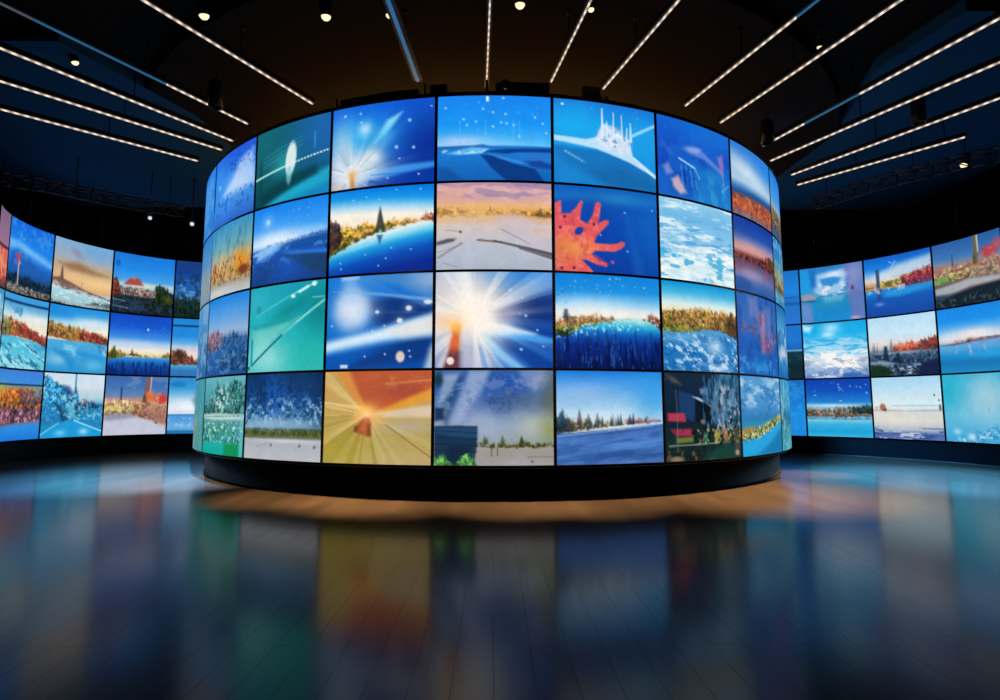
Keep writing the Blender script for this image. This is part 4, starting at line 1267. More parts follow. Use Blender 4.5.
# --- right wall
def r_m1_0(p):
    p.grad((0, '#1c70c4'), (.4, '#1f84dc'), (.5, '#1c74cc'), (.6, '#2472c0'), (1, '#2c74d0'))
    p.mix(p.band(.5, .515, .01) * .6, '#124c8c')
    p.poly([(.3, .58), (1.02, .60), (1.02, .66), (.3, .64)], '#1858a4', .8, .02)


def r_0_0(p):
    p.grad((0, '#2c7cc4'), (.3, '#2c94dc'), (.5, '#3c98cc'), (.56, '#1f88c0'), (1, '#1c88cc'))
    p.poly([(0, .02), (.14, .0), (.16, .4), (.02, .45)], '#1c9ae4', .8, .04)
    p.poly([(.15, .02), (.26, .02), (.26, .4), (.17, .38)], '#1c6cbc', .85, .03)
    p.poly([(.7, -.02), (1.02, -.02), (1.02, 1.02), (.82, 1.02), (.74, .5)], '#6c74b4', .8, .06)
    p.glow(.88, .2, .12, .2, '#9098c8', .7)
    p.poly([(.27, .14), (.5, .1), (.7, .08), (.74, .2), (.68, .4), (.6, .5), (.3, .52), (.26, .4)], '#a8ccec', .9, .05)
    p.speck(10, 10, '#f0e4e4', .5, .9, ss(1.4 - p.d(.5, .4, .26, .16)) * (p.v > .3), .2)
    p.glow(.56, .16, .16, .05, '#e0e4f0', .9)
    p.poly([(.32, .22), (.55, .2), (.66, .24), (.6, .34), (.36, .36)], '#2488d0', .9, .03)
    p.blob(.5, .34, .04, .05, '#2c84c8', .8)
    p.poly([(0, .50), (.12, .48), (.26, .52), (.24, .58), (.02, .60)], '#a89ca8', .85, .03)
    p.line(0, .60, .24, .62, .010, '#3c3c50', .8)
    p.blob(.83, .44, .04, .06, '#6c3454', .9, .7)
    p.line(.3, .54, .72, .52, .006, '#2c5c84', .7)
    p.poly([(.34, .56), (.7, .54), (.66, .64), (.4, .66)], '#74bce0', .7, .05)
    p.poly([(.0, .64), (.16, .66), (.18, 1.02), (0, 1.02)], '#7c8cc8', .75, .05)
    p.glow(.45, .68, .16, .06, '#2c98b0', .6)
    p.glow(.85, .97, .08, .03, '#e8a4c0', .8)


def r_1_0(p):
    p.grad((0, '#1460c4'), (.2, '#1c80dc'), (.32, '#8cb8dc'), (.4, '#dcd4cc'), (.5, '#b88c6c'), (1, '#1850ac'), tilt=-.02)
    p.poly([(.1, .32), (.5, .16), (1.02, .10), (1.02, .32), (.5, .36), (.2, .42)], '#d4dce4', .8, .07)
    p.grad((.5, '#1c60bc'), (.6, '#1f84d0'), (.72, '#1858b4'), (1, '#1a48a0'), m=p.band(.55, 1.3, .02, .0))
    p.land([(0, .48), (.25, .40), (.4, .40), (.6, .34), (.8, .30), (1, .30)], [(0, .54), (.4, .54), (.65, .56), (1, .53)], ['#6c6c28', '#b4a048', '#d8bc6c', '#8c7c34', '#c4a468'], 18, 16, .06, 14)
    p.land([(.55, .36), (.75, .30), (1, .26)], [(.55, .52), (1, .50)], ['#6c2c44', '#b4444c', '#943048', '#c46c5c'], 18, 14, .06, 16, .95)
    p.land([(.55, .46), (1, .42)], [(.55, .57), (1, .55)], ['#54305c', '#7c3c60', '#3c3464'], 18, 14, .03, 16, .85)
    p.blob(.36, .46, .09, .06, '#5c5c1c', .85, .7)
    p.poly([(.17, .52), (.17, .2), (.22, .19), (.225, .52)], '#324a6c', .95, .012)
    p.poly([(.16, .54), (.24, .54), (.23, .72), (.18, .74)], '#2c3c74', .7, .03)
    p.speck(20, 16, '#c8c4d0', .62, .8, p.band(.5, .62, .04) * (p.u < .6))
    p.poly([(.3, .6), (1.02, .54), (1.02, .60), (.5, .70), (.3, .68)], '#2c98dc', .8, .04)
    p.line(.4, .22, .47, .1, .008, '#9cccf4', .8)
    p.line(.38, .1, .42, .13, .008, '#9cccf4', .7)
    p.glow(.2, .8, .06, .03, '#8c9ce0', .7)


def r_2_0(p):
    p.grad((0, '#2c5ca0'), (.25, '#3c74b4'), (.35, '#7c849c'), (.42, '#a8746c'), (1, '#1c2834'), tilt=-.05)
    p.line(.28, .2, .28, .46, .010, '#2c4c7c', .85)
    p.land([(0, .42), (.4, .36), (.7, .38), (1, .36)], [(0, .64), (.5, .62), (1, .66)], ['#7c9c50', '#a8b468', '#c8a880', '#b87068', '#8cac5c', '#d0b894'], 20, 18, .06, 18)
    p.land([(0, .44), (.5, .36), (1, .38)], [(0, .52), (.5, .47), (1, .5)], ['#b05c58', '#8c4c58', '#c88478'], 24, 20, .06, 20, .7)
    p.glow(.1, .58, .12, .06, '#5c9c4c', .8)
    p.poly([(.58, .42), (.60, .0), (.67, .0), (.65, .42)], '#6c6040', .9, .015)
    p.line(.655, .0, .66, .25, .012, '#c8c0a4', .85)
    p.blob(.60, .34, .035, .12, '#4c4c2c', .85, .7)
    p.blob(.82, .28, .18, .12, '#b4404c', .95, .6)
    p.blob(.95, .2, .12, .12, '#c05058', .8, .8)
    p.speck(18, 16, '#d8806c', .6, .7, ss(1.1 - p.d(.82, .3, .22, .14)))
    p.land([(.55, .44), (1, .42)], [(.55, .64), (1, .68)], ['#8c5458', '#b08c84', '#a8a0a0', '#6c4c54'], 18, 18, .05, 18, .6)
    p.poly([(0, .80), (0, .70), (.5, .62), (1.02, .66), (1.02, .72), (.5, .74), (.2, .82)], '#a8b0b4', .95, .03)
    p.poly([(0, .86), (.2, .84), (.6, .76), (1.02, .74), (1.02, 1.02), (0, 1.02)], '#142430', .95, .02)
    p.speck(20, 16, '#4c5c54', .62, .6, p.band(.84, 1.1, .06))
    p.poly([(0, .8), (.3, .79), (.1, .88), (0, .88)], '#2c4c6c', .6, .03)


def r_m1_1(p):
    p.grad((0, '#2070c8'), (.3, '#1f74cc'), (.46, '#1c64b0'), (.5, '#14384c'), (.8, '#0f2830'), (1, '#1c2834'))
    p.speck(8, 10, '#1c4c44', .58, .6, p.band(.5, .95, .05))
    p.mix(p.band(.46, .49, .02) * (p.u > .4), '#6ca4c8')


def r_0_1(p):
    p.grad((0, '#1ca4e0'), (.2, '#1cb0ec'), (.32, '#5cc4f0'), (.5, '#a8d4ec'), (.7, '#d4e0ec'), (1, '#5c88c4'))
    p.poly([(-.02, .0), (.16, .05), (.1, .16), (0, .12)], '#dceef8', .85, .05)
    p.glow(.45, .1, .14, .1, '#a8e4f8', .9)
    p.glow(.4, .22, .1, .06, '#d0ecf8', .8)
    p.speck(2.5, 14, '#a8dcf4', .5, .8, p.band(.28, .6, .08), .25, 3)
    p.speck(3, 14, '#2ca8e0', .6, .8, p.band(.25, .58, .08), .2, 3)
    p.speck(4, 9, '#f8f4f0', .45, .95, p.band(.52, 1.0, .12), .25, 3, -.15)
    p.speck(5, 12, '#8c9cb8', .64, .7, p.band(.6, .95, .08), .2, 3, -.15)
    p.speck(6, 12, '#5c7cb8', .6, .7, p.band(.82, 1.1, .06), .2, 3)
    p.poly([(.55, 1.02), (.6, .93), (.75, .92), (1.02, .95), (1.02, 1.02)], '#2c60b0', .85, .03)
    p.poly([(0, .7), (.24, .68), (.1, .73), (0, .74)], '#6c94a4', .6, .02)


def r_1_1(p):
    p.grad((0, '#b4dcf4'), (.3, '#c8e4f4'), (.45, '#d8dce0'), (.55, '#a8b0bc'), (.6, '#5c7890'), (1, '#1c3050'), tilt=.0)
    p.glow(.1, .45, .2, .06, '#e4d4cc', .7)
    p.land([(.35, .46), (.6, .44), (.8, .42), (1, .40)], [(.35, .62), (1, .60)], ['#b44c34', '#e0704c', '#d85c44', '#8c342c', '#e89070'], 16, 12, .08, 18)
    p.land([(.78, .42), (1, .36)], [(.78, .62), (1, .62)], ['#6c2828', '#943c30', '#4c3028'], 18, 12, .1, 18, .85)
    p.glow(.5, .52, .1, .05, '#f0805c', .7)
    p.spires(14, [(0, .60), (1, .6)], .1, .24, ['#4c5c70', '#6c6c74', '#3c4c5c'], .010, .02, .98, .75)
    p.land([(0, .58), (.5, .60), (1, .60)], [(0, 1.05), (1, 1.05)], ['#16243c', '#2c4868', '#4c6c8c', '#1c2c44', '#788ca4'], 14, 12, .05, 14)
    p.glow(.4, .62, .4, .02, '#b0b8c4', .6)
    for x, t in ((.24, .5), (.42, .62)):
        p.poly([(x - .05, .8), (x - .02, t), (x + .02, t), (x + .05, .8)], '#14283c', .9, .02)
    p.poly([(0, .76), (.2, .74), (.4, .80), (.2, .84), (0, .80)], '#a8bccc', .7, .03)
    p.poly([(0, .82), (.15, .80), (.35, .92), (.3, 1.02), (0, 1.02)], '#14301c', .9, .04)
    p.speck(12, 16, '#b8ccdc', .6, .8, p.band(.82, .98, .05) * (p.u > .25) * (p.u < .75))
    p.poly([(.7, .88), (.85, .78), (1.02, .72), (1.02, 1.02), (.68, 1.02)], '#141f44', .9, .04)


def r_2_1(p):
    p.grad((0, '#1c84e0'), (.2, '#1f90e8'), (.36, '#5cb0ec'), (.48, '#d0d8e4'), (.53, '#c8c0cc'), (.57, '#3c94d4'), (.8, '#1c8cd0'), (1, '#1c84c0'))
    p.glow(.5, .42, .42, .09, '#eee4e4', .95)
    p.grad((.54, '#6ca0d4'), (.62, '#58a4d8'), (.75, '#1c88cc'), (.85, '#1a74b0'), (1, '#2088c4'), m=p.band(.54, 1.3, .015, -.05))
    p.poly([(0, .57), (.3, .54), (.55, .49), (1.02, .49), (1.02, .52), (.5, .545), (.2, .58)], '#5c5468', .85, .012)
    p.land([(.2, .48), (.5, .45), (.7, .46), (.85, .48)], [(.2, .55), (.85, .52)], ['#c89c8c', '#a8746c', '#e0bca8', '#744c54'], 18, 18, .04, 16, .8)
    p.blob(.42, .53, .03, .025, '#3c3444', .85)
    p.speck(16, 5, '#d4b8c8', .55, .7, ss(1.3 - p.d(.42, .65, .3, .1)))
    p.glow(.7, .74, .3, .06, '#2cacdc', .6)
    p.poly([(.9, .42), (1.02, .38), (1.02, .48), (.92, .46)], '#3c6c9c', .6, .03)


def r_m1_2(p):
    p.grad((0, '#1c68b8'), (.4, '#1c78cc'), (.6, '#1f8ce0'), (1, '#1f84d4')).speck(10, 10, '#2c98e8', .55, .5)


def r_0_2(p):
    p.grad((0, '#1040a8'), (.2, '#1450b8'), (.4, '#2080d0'), (.46, '#8cc4e0'), (1, '#1c98d4'))
    p.glow(.4, .46, .3, .02, '#d0e8f4', .8)
    p.land([(0, .48), (.3, .49), (.5, .48), (.75, .46), (1, .44)], [(0, .66), (.5, .68), (1, .66)], ['#2c3438', '#6c5c50', '#a87454', '#3c5450', '#c0a080', '#283c34'], 20, 18, .04, 16)
    p.land([(.7, .46), (.85, .45), (1, .43)], [(.7, .6), (1, .62)], ['#0f3840', '#1c4c4c', '#143034'], 18, 16, .05, 16, .85)
    p.blob(.18, .57, .03, .05, '#d87c5c', .9, .6)
    for x in (.32, .4, .55):
        p.line(x, .5, x, .6, .006, '#d8e4e0', .6)
    p.blob(.66, .67, .02, .02, '#ffece0', .95)
    p.land([(0, .64), (.5, .66), (1, .65)], [(0, .71), (.3, .70), (.6, .715), (1, .7)], ['#54606c', '#946c64', '#3c4c58', '#a8a4a0'], 20, 30, .02, 20, .85)
    p.grad((.70, '#8ccce4'), (.78, '#3cb0dc'), (.92, '#1ca0d8'), (1, '#3cb4dc'), m=p.band(.71, 1.3, .03))
    p.stars(10, .5, .08, .95, .25, '#8cc4f4', .018, .8)
    p.stars(8, .05, .05, .9, .4, '#5ca0e8', .014, .7)
    p.blob(.14, .28, .03, .016, '#8cc8f4', .8)
    p.blob(.54, .38, .03, .014, '#a8dcf8', .8)


def r_1_2(p):
    p.grad((0, '#a4d4f0'), (.25, '#c0e0f0'), (.45, '#dce8ec'), (.55, '#d8d8d4'), (.7, '#d4d4d0'), (.85, '#b0bcc8'), (.92, '#4c64a0'), (1, '#5c74b0'))
    p.glow(.7, .44, .3, .05, '#c8ecf4', .7)
    p.line(.28, .46, .95, .46, .008, '#8cb4c8', .7)
    p.line(.5, .55, 1, .535, .012, '#8cb4c4', .7)
    p.line(0, .54, .45, .55, .012, '#b0a094', .7)
    p.blob(.14, .49, .06, .08, '#a06c54', .95, .5)
    p.blob(.17, .53, .04, .04, '#74402c', .85, .6)
    p.blob(.05, .5, .03, .04, '#c0a08c', .7)
    p.glow(.35, .7, .4, .08, '#e4dcd0', .8)
    for x, y in ((.9, .3), (.96, .38), (.97, .46)):
        p.blob(x, y, .016, .022, '#2c3c44', .9)
    p.blob(.97, .5, .03, .07, '#3c5c60', .8, .7)
    p.speck(4, 16, '#2c4c90', .52, .8, p.band(.82, 1.1, .06), .2, 3)
    p.speck(5, 20, '#d0d8e8', .62, .8, p.band(.88, 1.1, .04), .15, 3)


def r_2_2(p):
    p.grad((0, '#34acd0'), (.3, '#54b4d4'), (.6, '#6cbcdc'), (.85, '#4cacd8'), (1, '#3ca4d8'))
    p.glow(.62, .35, .3, .35, '#a4ccdc', .9)
    p.glow(.05, .25, .2, .3, '#22b0cc', .8)
    p.glow(1.0, .02, .15, .1, '#2c88d8', .8)
    p.blob(.62, .52, .02, .06, '#88a8ac', .8, .8)
    m = ss((p.v - (.95 - .35 * p.u)) / .12)
    p.speck(18, 16, '#2c7cb8', .52, .75, m)
    p.speck(22, 20, '#c0e4f4', .60, .8, m)
    p.glow(.16, .85, .05, .04, '#a8dcf0', .9)
    p.glow(.36, .92, .06, .05, '#c8e8f4', .9)


DRUM = {
    (-4, 0): (d_m4_0, 'narrow plain blue screen at the left rim of the drum, in its top row'),
    (-3, 0): (d_m3_0, 'top row drum screen showing a white misty cloud over blue'),
    (-2, 0): (d_m2_0, 'dark teal screen with a pale upright oval crossed by a dotted line'),
    (-1, 0): (d_m1_0, 'blue screen with a white glowing flower shape on an orange stem'),
    (0, 0): (d_0_0, 'bright blue screen with a starry night beach and dark dunes'),
    (1, 0): (d_1_0, 'blue screen with a tall white water splash'),
    (2, 0): (d_2_0, 'deep blue screen with abstract pink and teal shapes'),
    (3, 0): (d_3_0, 'screen with a red brown field under a pale blue sky'),
    (4, 0): (d_4_0, 'narrow top row screen at the right rim of the drum, amber buildings below blue'),
    (-4, 1): (d_m4_1, 'narrow screen at the left rim of the drum fading from blue to grey beige'),
    (-3, 1): (d_m3_1, 'screen with golden reeds and an orange bush under a grey blue sky'),
    (-2, 1): (d_m2_1, 'blue screen with a moon over a glowing road and dark hills'),
    (-1, 1): (d_m1_1, 'screen with a dark conical tree among golden trees beside a blue lake'),
    (0, 1): (d_0_1, 'screen with a pink and orange sunset over a pale snowy road'),
    (1, 1): (d_1_1, 'deep blue screen with a large red orange coral'),
    (2, 1): (d_2_1, 'pale blue screen filled with white streaky clouds'),
    (3, 1): (d_3_1, 'dark blue screen with a pink sunset and red shore mirrored in water'),
    (4, 1): (d_4_1, 'narrow second row screen at the right rim of the drum, amber trees over blue water'),
    (-4, 2): (d_m4_2, 'narrow pale blue screen at the left rim of the drum, third from the top'),
    (-3, 2): (d_m3_2, 'screen with reddish trees at left and dark blue trees under a blue sky'),
    (-2, 2): (d_m2_2, 'turquoise screen crossed by two slanting lines with white sparks'),
    (-1, 2): (d_m1_2, 'blue screen with light beams, a white square glow and round white spots'),
    (0, 2): (d_0_2, 'central screen with a dazzling white sunburst and a small red orange wedge'),
    (1, 2): (d_1_2, 'screen with autumn trees along a dark blue reedy lake under stars'),
    (2, 2): (d_2_2, 'screen with a row of golden brown trees above foaming blue water'),
    (3, 2): (d_3_2, 'blue screen with blurred pink and red upright shapes'),
    (4, 2): (d_4_2, 'narrow blue screen with white cloud at the right rim of the drum, third row'),
    (-4, 3): (d_m4_3, 'narrow grey teal screen at the left rim of the drum, in its bottom row'),
    (-3, 3): (d_m3_3, 'teal screen with snowy green trees above turquoise water'),
    (-2, 3): (d_m2_3, 'screen with frosted blue trees behind a green strip and white snow'),
    (-1, 3): (d_m1_3, 'golden yellow screen with light rays and a small brown pyramid'),
    (0, 3): (d_0_3, 'screen with a dark blue house by a pale lake under a cloudy sky'),
    (1, 3): (d_1_3, 'screen with a town of small trees beyond a blue snowfield'),
    (2, 3): (d_2_3, 'dark screen with a night city street and red lit signs'),
    (3, 3): (d_3_3, 'screen with a yellow green shoreline between cloudy sky and bright blue water'),
    (4, 3): (d_4_3, 'narrow teal blue screen at the right rim of the drum, in its bottom row'),
}
LEFT = {
    (-1, 0): (l_m1_0, 'screen cut off at the left picture edge with purple and red tones'),
    (0, 0): (l_0_0, 'left wall screen with a red and white mast under a deep blue sky'),
    (1, 0): (l_1_0, 'left wall screen with a golden cloudy sky over a pale shore'),
    (2, 0): (l_2_0, 'left wall screen with a red roofed house in dark trees under blue sky'),
    (3, 0): (l_3_0, 'dark blue screen with shadowy trees beside the drum, top row of the left wall'),
    (-1, 1): (l_m1_1, 'sliver of a blue screen at the left picture edge, middle row'),
    (0, 1): (l_0_1, 'left wall screen with autumn trees, rippled turquoise water, dark line across the sky'),
    (1, 1): (l_1_1, 'left wall screen with brown and red trees under cream cloud, smooth blue water'),
    (2, 1): (l_2_1, 'left wall screen with a deep blue starry sky over a calm dark lake'),
    (3, 1): (l_3_1, 'half hidden screen with a dark red tree at the water, beside the drum'),
    (0, 2): (l_0_2, 'left wall screen with a band of fiery orange trees between blue strips'),
    (1, 2): (l_1_2, 'left wall screen with icy blue trees and a white sky behind a post'),
    (2, 2): (l_2_2, 'left wall screen with red and orange trees beside a pale snowy road'),
    (3, 2): (l_3_2, 'half hidden pale blue snowy screen beside the drum, bottom row of the left wall'),
}
RIGHT = {
    (-1, 0): (r_m1_0, 'half hidden plain blue screen right of the drum, top row of the right wall'),
    (0, 0): (r_0_0, 'right wall screen with a white cloud mirrored in blue water, purple at its side'),
    (1, 0): (r_1_0, 'right wall screen with a tall tower and red trees above deep blue water'),
    (2, 0): (r_2_0, 'right wall screen with a red tree and a pale road over a dark bank'),
    (-1, 1): (r_m1_1, 'half hidden screen right of the drum, blue above and dark green below'),
    (0, 1): (r_0_1, 'right wall screen with turquoise sky over white foaming clouds'),
    (1, 1): (r_1_1, 'right wall screen with orange trees over a dark snowy stream'),
    (2, 1): (r_2_1, 'right wall screen with a bright blue bay and a thin pinkish shore'),
    (-1, 2): (r_m1_2, 'half hidden plain blue screen right of the drum, bottom row of the right wall'),
    (0, 2): (r_0_2, 'right wall screen with a deep blue starry sky over a shore and turquoise water'),
    (1, 2): (r_1_2, 'pale right wall screen with a white beach and a small brown hut'),
    (2, 2): (r_2_2, 'right wall screen of pale turquoise with white spray at its foot'),
}


# ------------------------------------------------------------------ the drum


def drum_pt(th, z, r=1.0):
    return W(r * math.sin(th), DC - r * math.cos(th), z)


def ring_solid(prof, th0, th1, n, closed=False):
    """prof: list of (r, z) closed section swept round the drum axis"""
    frames = []
    for i in range(n if closed else n + 1):
        t = th0 + (th1 - th0) * i / n
        frames.append([drum_pt(t, z, r) for r, z in prof])
    return frames


drum = empty('display_drum', W(0, DC, ZF))
tag(drum, 'black round drum that carries the ring of screens in the middle of the hall', 'display stand')
TAU = 2 * math.pi
MB().sweep(ring_solid([(0.93, ZF), (0.969, ZF), (0.9695, ZF + .004), (0.966, ZF + .006), (0.966, -.1260), (0.93, -.1260)], 0, TAU, 96, True), True).build('plinth', M['plinth'], drum, True, True)
MB().sweep(ring_solid([(0.94, -.1255), (0.9945, -.1255), (0.9965, -.1235), (0.94, -.1235)], 0, TAU, 96, True), True).build('bottom_rim', M['black'], drum, False, True)
MB().sweep(ring_solid([(0.95, -.1225), (0.965, -.1225), (0.965, .667), (0.95, .667)], 0, TAU, 96, True), True).build('core', M['black'], drum, True, True)
MB().sweep(ring_solid([(0.55, .667), (0.90, .667), (0.90, .6734), (0.55, .6734)], 0, TAU, 96, True), True).build('top_deck', M['black'], drum, False, True)
MB().sweep(ring_solid([(0.90, .6690), (1.001, .6690), (1.001, .6735), (0.90, .6735)], 0, TAU, 96, True), True).build('top_rim', M['black'], drum, False, True)
tag(MB().sweep(ring_solid([(0.70, .6735), (0.715, .6735), (0.715, .678), (0.70, .678)], 0, TAU, 96, True), True).build('cove_light', M['amber_up'], drum, False, True), 'amber light strip on top')


def screen(pt, nx, ny, pic, label, group, dth=0.022):
    """pt(u, v, d): point of the screen face, u and v 0..1 from its top left, d outwards in drum radii"""
    root = empty('video_screen', pt(.5, 1, 0))
    tag(root, label, 'screen', group)
    k = 12
    g, e = 0.004, 0.0135
    us = [g + (1 - 2 * g) * i / k for i in range(k + 1)]
    MB().sweep([[pt(u, g, -dth), pt(u, g, 0), pt(u, 1 - g, 0), pt(u, 1 - g, -dth)] for u in us]).build('casing', M['casing'], root, False, True)
    # bezel: a frame standing a little proud of the face
    fr = MB()
    h = 0.0012
    for v0, v1 in ((g, e), (1 - e, 1 - g)):
        fr.sweep([[pt(u, v0, 0), pt(u, v0, h), pt(u, v1, h), pt(u, v1, 0)] for u in us])
    for u0, u1 in ((g, e), (1 - e, 1 - g)):
        fr.sweep([[pt(u0, v, 0), pt(u0, v, h), pt(u1, v, h), pt(u1, v, 0)] for v in (e, 1 - e)])
    fr.build('bezel', M['casing'], root, False, True)
    U = np.linspace(e, 1 - e, nx)
    V = np.linspace(e, 1 - e, ny)
    o = root.location
    verts = [pt(u, v, 0.0005) - o for v in V for u in U]
    faces = [(j * nx + i, (j + 1) * nx + i, (j + 1) * nx + i + 1, j * nx + i + 1) for j in range(ny - 1) for i in range(nx - 1)]
    ob = mesh('picture', verts, faces, M['picture'], root, True)
    cols = np.ones((nx * ny, 4), np.float32)
    cols[:, :3] = s2l(np.clip(pic.reshape(-1, 3), 0, 1))
    a = ob.data.color_attributes.new('picture', 'FLOAT_COLOR', 'POINT')
    a.data.foreach_set('color', cols.ravel())
    return root


def drum_screen(col, row, pic, nx, ny, label, group):
    t0, t1 = (col - .5) * DEL, (col + .5) * DEL
    z0, z1 = ROWS[row], ROWS[row + 1]
    screen(lambda u, v, d: drum_pt(t0 + (t1 - t0) * u, z0 + (z1 - z0) * v, 1.0 + d), nx, ny, pic, label, group)


ROWNAME = ['top', 'second', 'third', 'bottom']
for (col, row), (fn, label) in DRUM.items():
    a = abs(col)
    nx = 112 if a <= 1 else 104 if a == 2 else 80 if a == 3 else 40 if a == 4 else 12
    ny = 92 if a <= 3 else 80 if a == 4 else 12
    drum_screen(col, row, paint(fn, nx, ny, 'd%d%d' % (col, row)), nx, ny, label,
                'screens in the %s row of the drum' % ROWNAME[row] if a < 5 else 'screens round the far side of the drum')

# ------------------------------------------------------------------ side walls of screens
WL = dict(c=(-1.1711, 1.996), R=.4657, a0=-1.9379, da=.4856, h=[.6377, .3827, .1269, -.1181], n=(-1, 4))
WR = dict(c=(.899, 1.6905), R=.7281, a0=.5592, da=.3167, h=[.5765, .3425, .1125, -.1226], n=(-1, 3))


def wall_pt(w, ang, z, d=0.0):
    r = w['R'] - d
    return W(w['c'][0] + r * math.sin(ang), w['c'][1] + r * math.cos(ang), z)


for w, table, side in ((WL, LEFT, 'left'), (WR, RIGHT, 'right')):
    for (col, row), (fn, label) in table.items():
        a0, a1 = w['a0'] + w['da'] * col, w['a0'] + w['da'] * (col + 1)
        z0, z1 = w['h'][row], w['h'][row + 1]
        pic = paint(fn, 84, 72, side + '%d%d' % (col, row))
        screen(lambda u, v, d: wall_pt(w, a0 + (a1 - a0) * u, z0 + (z1 - z0) * v, d), 84, 72, pic, label,
               'screens in the %s row of the %s wall' % (['top', 'middle', 'bottom'][row], side), 0.018)
    A0 = w['a0'] + w['da'] * w['n'][0]
    A1 = w['a0'] + w['da'] * w['n'][1]
    zt, zb = w['h'][0], w['h'][3]
    K = 40
    fr = [[wall_pt(w, A0 + (A1 - A0) * i / K, z, d) for z, d in ((ZF, -.05), (ZF, -.020), (zt + .008, -.020), (zt + .008, -.05))] for i in range(K + 1)]
    tag(MB().sweep(fr).build('wall_' + side, M['black']), kind='structure')
    fr = [[wall_pt(w, A0 + (A1 - A0) * i / K, z, d) for z, d in ((ZF, -.0195), (ZF, .0), (zb - .004, .0), (zb - .004, -.0195))] for i in range(K + 1)]
    tag(MB().sweep(fr).build('baseboard_' + side, M['casing']), kind='structure')
    fr = [[wall_pt(w, A0 + (A1 - A0) * i / K, z, d) for z, d in ((ZF, .0005), (ZF, .008), (ZF + .0012, .008), (ZF + .0012, .0005))] for i in range(K + 1)]
    tag(MB().sweep(fr).build('trim_1' if side == 'left' else 'trim_2', M['trim']), kind='structure')

# ------------------------------------------------------------------ room shell
ZC, ZD = 0.865, 0.835          # outer ceiling and the lower dark disc over the drum
RC, RY = 2.15, 1.45             # room radius and centre
n = 96
cir = lambda r, y, z, k=n: [W(r * math.sin(TAU * i / k), y - r * math.cos(TAU * i / k), z) for i in range(k)]
tag(MB().sweep([cir(RC + .05, RY, ZF - .03), cir(RC + .05, RY, ZF)]).build('floor', M['floor']), kind='structure')
tag(MB().sweep([cir(RC + .05, RY, ZC), cir(RC + .05, RY, ZC + .03)]).build('ceiling', M['ceil_dark']), kind='structure')
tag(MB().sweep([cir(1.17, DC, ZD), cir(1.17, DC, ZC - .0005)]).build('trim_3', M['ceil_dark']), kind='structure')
for nm, pts in (('lit_patch_left', [(-1.75, 1.22), (-1.0, 1.22), (-.86, 1.55), (-.80, 2.3), (-1.75, 2.3)]), ('lit_patch_right', [(1.75, 1.1), (1.75, 2.3), (1.02, 2.3), (1.05, 1.65), (.95, 1.3), (1.0, 1.1)])):
    tag(MB().sweep([[W(x, y, z) for x, y in pts] for z in (ZD - .001, ZC - .0005)]).build(nm, M['ceil_blue_lit']), kind='structure')  # patches of blue-lit ceiling, the light held in their colour
fr = []
for i in range(n):
    t = TAU * i / n
    fr.append([W(r * math.sin(t), RY - r * math.cos(t), z) for r, z in ((RC, ZF + .0005), (RC + .04, ZF + .0005), (RC + .04, ZC - .0005), (RC, ZC - .0005))])
tag(MB().sweep(fr, True).build('wall_back', M['wall']), kind='structure')

# ------------------------------------------------------------------ light strips under the ceiling
ZS = 0.76


def strip(p_out, p_in, segs, label, ext=0.0, width=0.024):
    ao, ai = inv(*p_out, ZS), inv(*p_in, ZS)
    A, B = W(*ai, ZS), W(*ao, ZS)
    d = B - A
    B = B + d * ext
    Ln = (B - A).length
    root = empty('ceiling_light_strip', A, math.atan2(d.y, d.x))
    tag(root, label, 'light', 'light strips fanning out under the ceiling')
    w = width
    MB().box((-.02, -w * 1.2 - .012, .012), (Ln + .02, w * 1.2 + .012, .10), .012).build('housing', M['metal'], root)
    for t0, t1, mm in segs:
        MB().box((Ln * t0, -w * .5, -.02), (Ln * t1, w * .5, .014), .008).build('diffuser', M[mm], root)
    for t in (.4, .9):
        x = Ln * t
        p = root.matrix_basis @ Vector((x, 0, 0))
        r_c = math.hypot(p.x / S, p.y / S - DC)
        top = ((ZD if r_c < 1.16 else ZC) - ZS) * S
        MB().tube((x, 0, .10), (x, 0, top), .012).lathe([(.035, top - .03), (.035, top - .001)], Vector((x, 0, 0)), n=12).build('suspension_rod', M['casing'], root, True)
    return root


on = [(0, 1, 'strip')]
strip((0, 3), (248, 124), [(0, .33, 'strip'), (.33, .72, 'strip_blue'), (.72, 1, 'strip_grey')], 'ceiling light strip at left, blue in its middle and grey at its outer end', .25)
strip((0, 48), (233, 141), on, 'lit ceiling strip just below the blue-grey strip at left', .25)
strip((0, 81), (222, 150), on, 'lit ceiling strip second from the bottom of the left fan', .25)
strip((0, 109), (198, 161), on, 'lowest lit ceiling strip of the left fan', .25)
strip((143, 0), (313, 104), on, 'lone lit ceiling strip running to the drum above the teal dark screen', .25)
strip((388, 0), (418, 81), [(0, 1, 'strip_blue')], 'wide blue ceiling strip ending left of the drum middle', .25, .062)
strip((490, 0), (486.5, 88), on, 'lit ceiling strip pointing straight at the middle of the drum', .25)
strip((591, 0), (551, 82), on, 'lit ceiling strip just right of the middle one, ending above a screen seam', .25)
strip((679, 0), (603, 89), on, 'lit ceiling strip ending beside the small framed lamp on the drum', .25)
strip((818, 0), (685, 106), [(0, .7, 'strip'), (.7, 1, 'strip_blue')], 'ceiling strip right of the drum with a blue outer end', .25)
strip((901, 0), (720, 123), on, 'lit ceiling strip ending above the blue abstract screen at right', .25)
strip((1000, 18), (763, 146), [(0, .2, 'strip'), (.2, .42, 'strip_blue'), (.42, 1, 'strip')], 'right ceiling strip dim and blue for a short stretch near the drum', .2)
strip((1000, 62), (770, 161), on, 'lit right ceiling strip third from the bottom of the fan', .2)
strip((1000, 98), (791, 175), on, 'lit right ceiling strip second from the bottom of the fan', .2)
strip((965, 137), (797, 185), on, 'shortest and lowest lit ceiling strip at right, ending inside the view')

# ------------------------------------------------------------------ spotlights


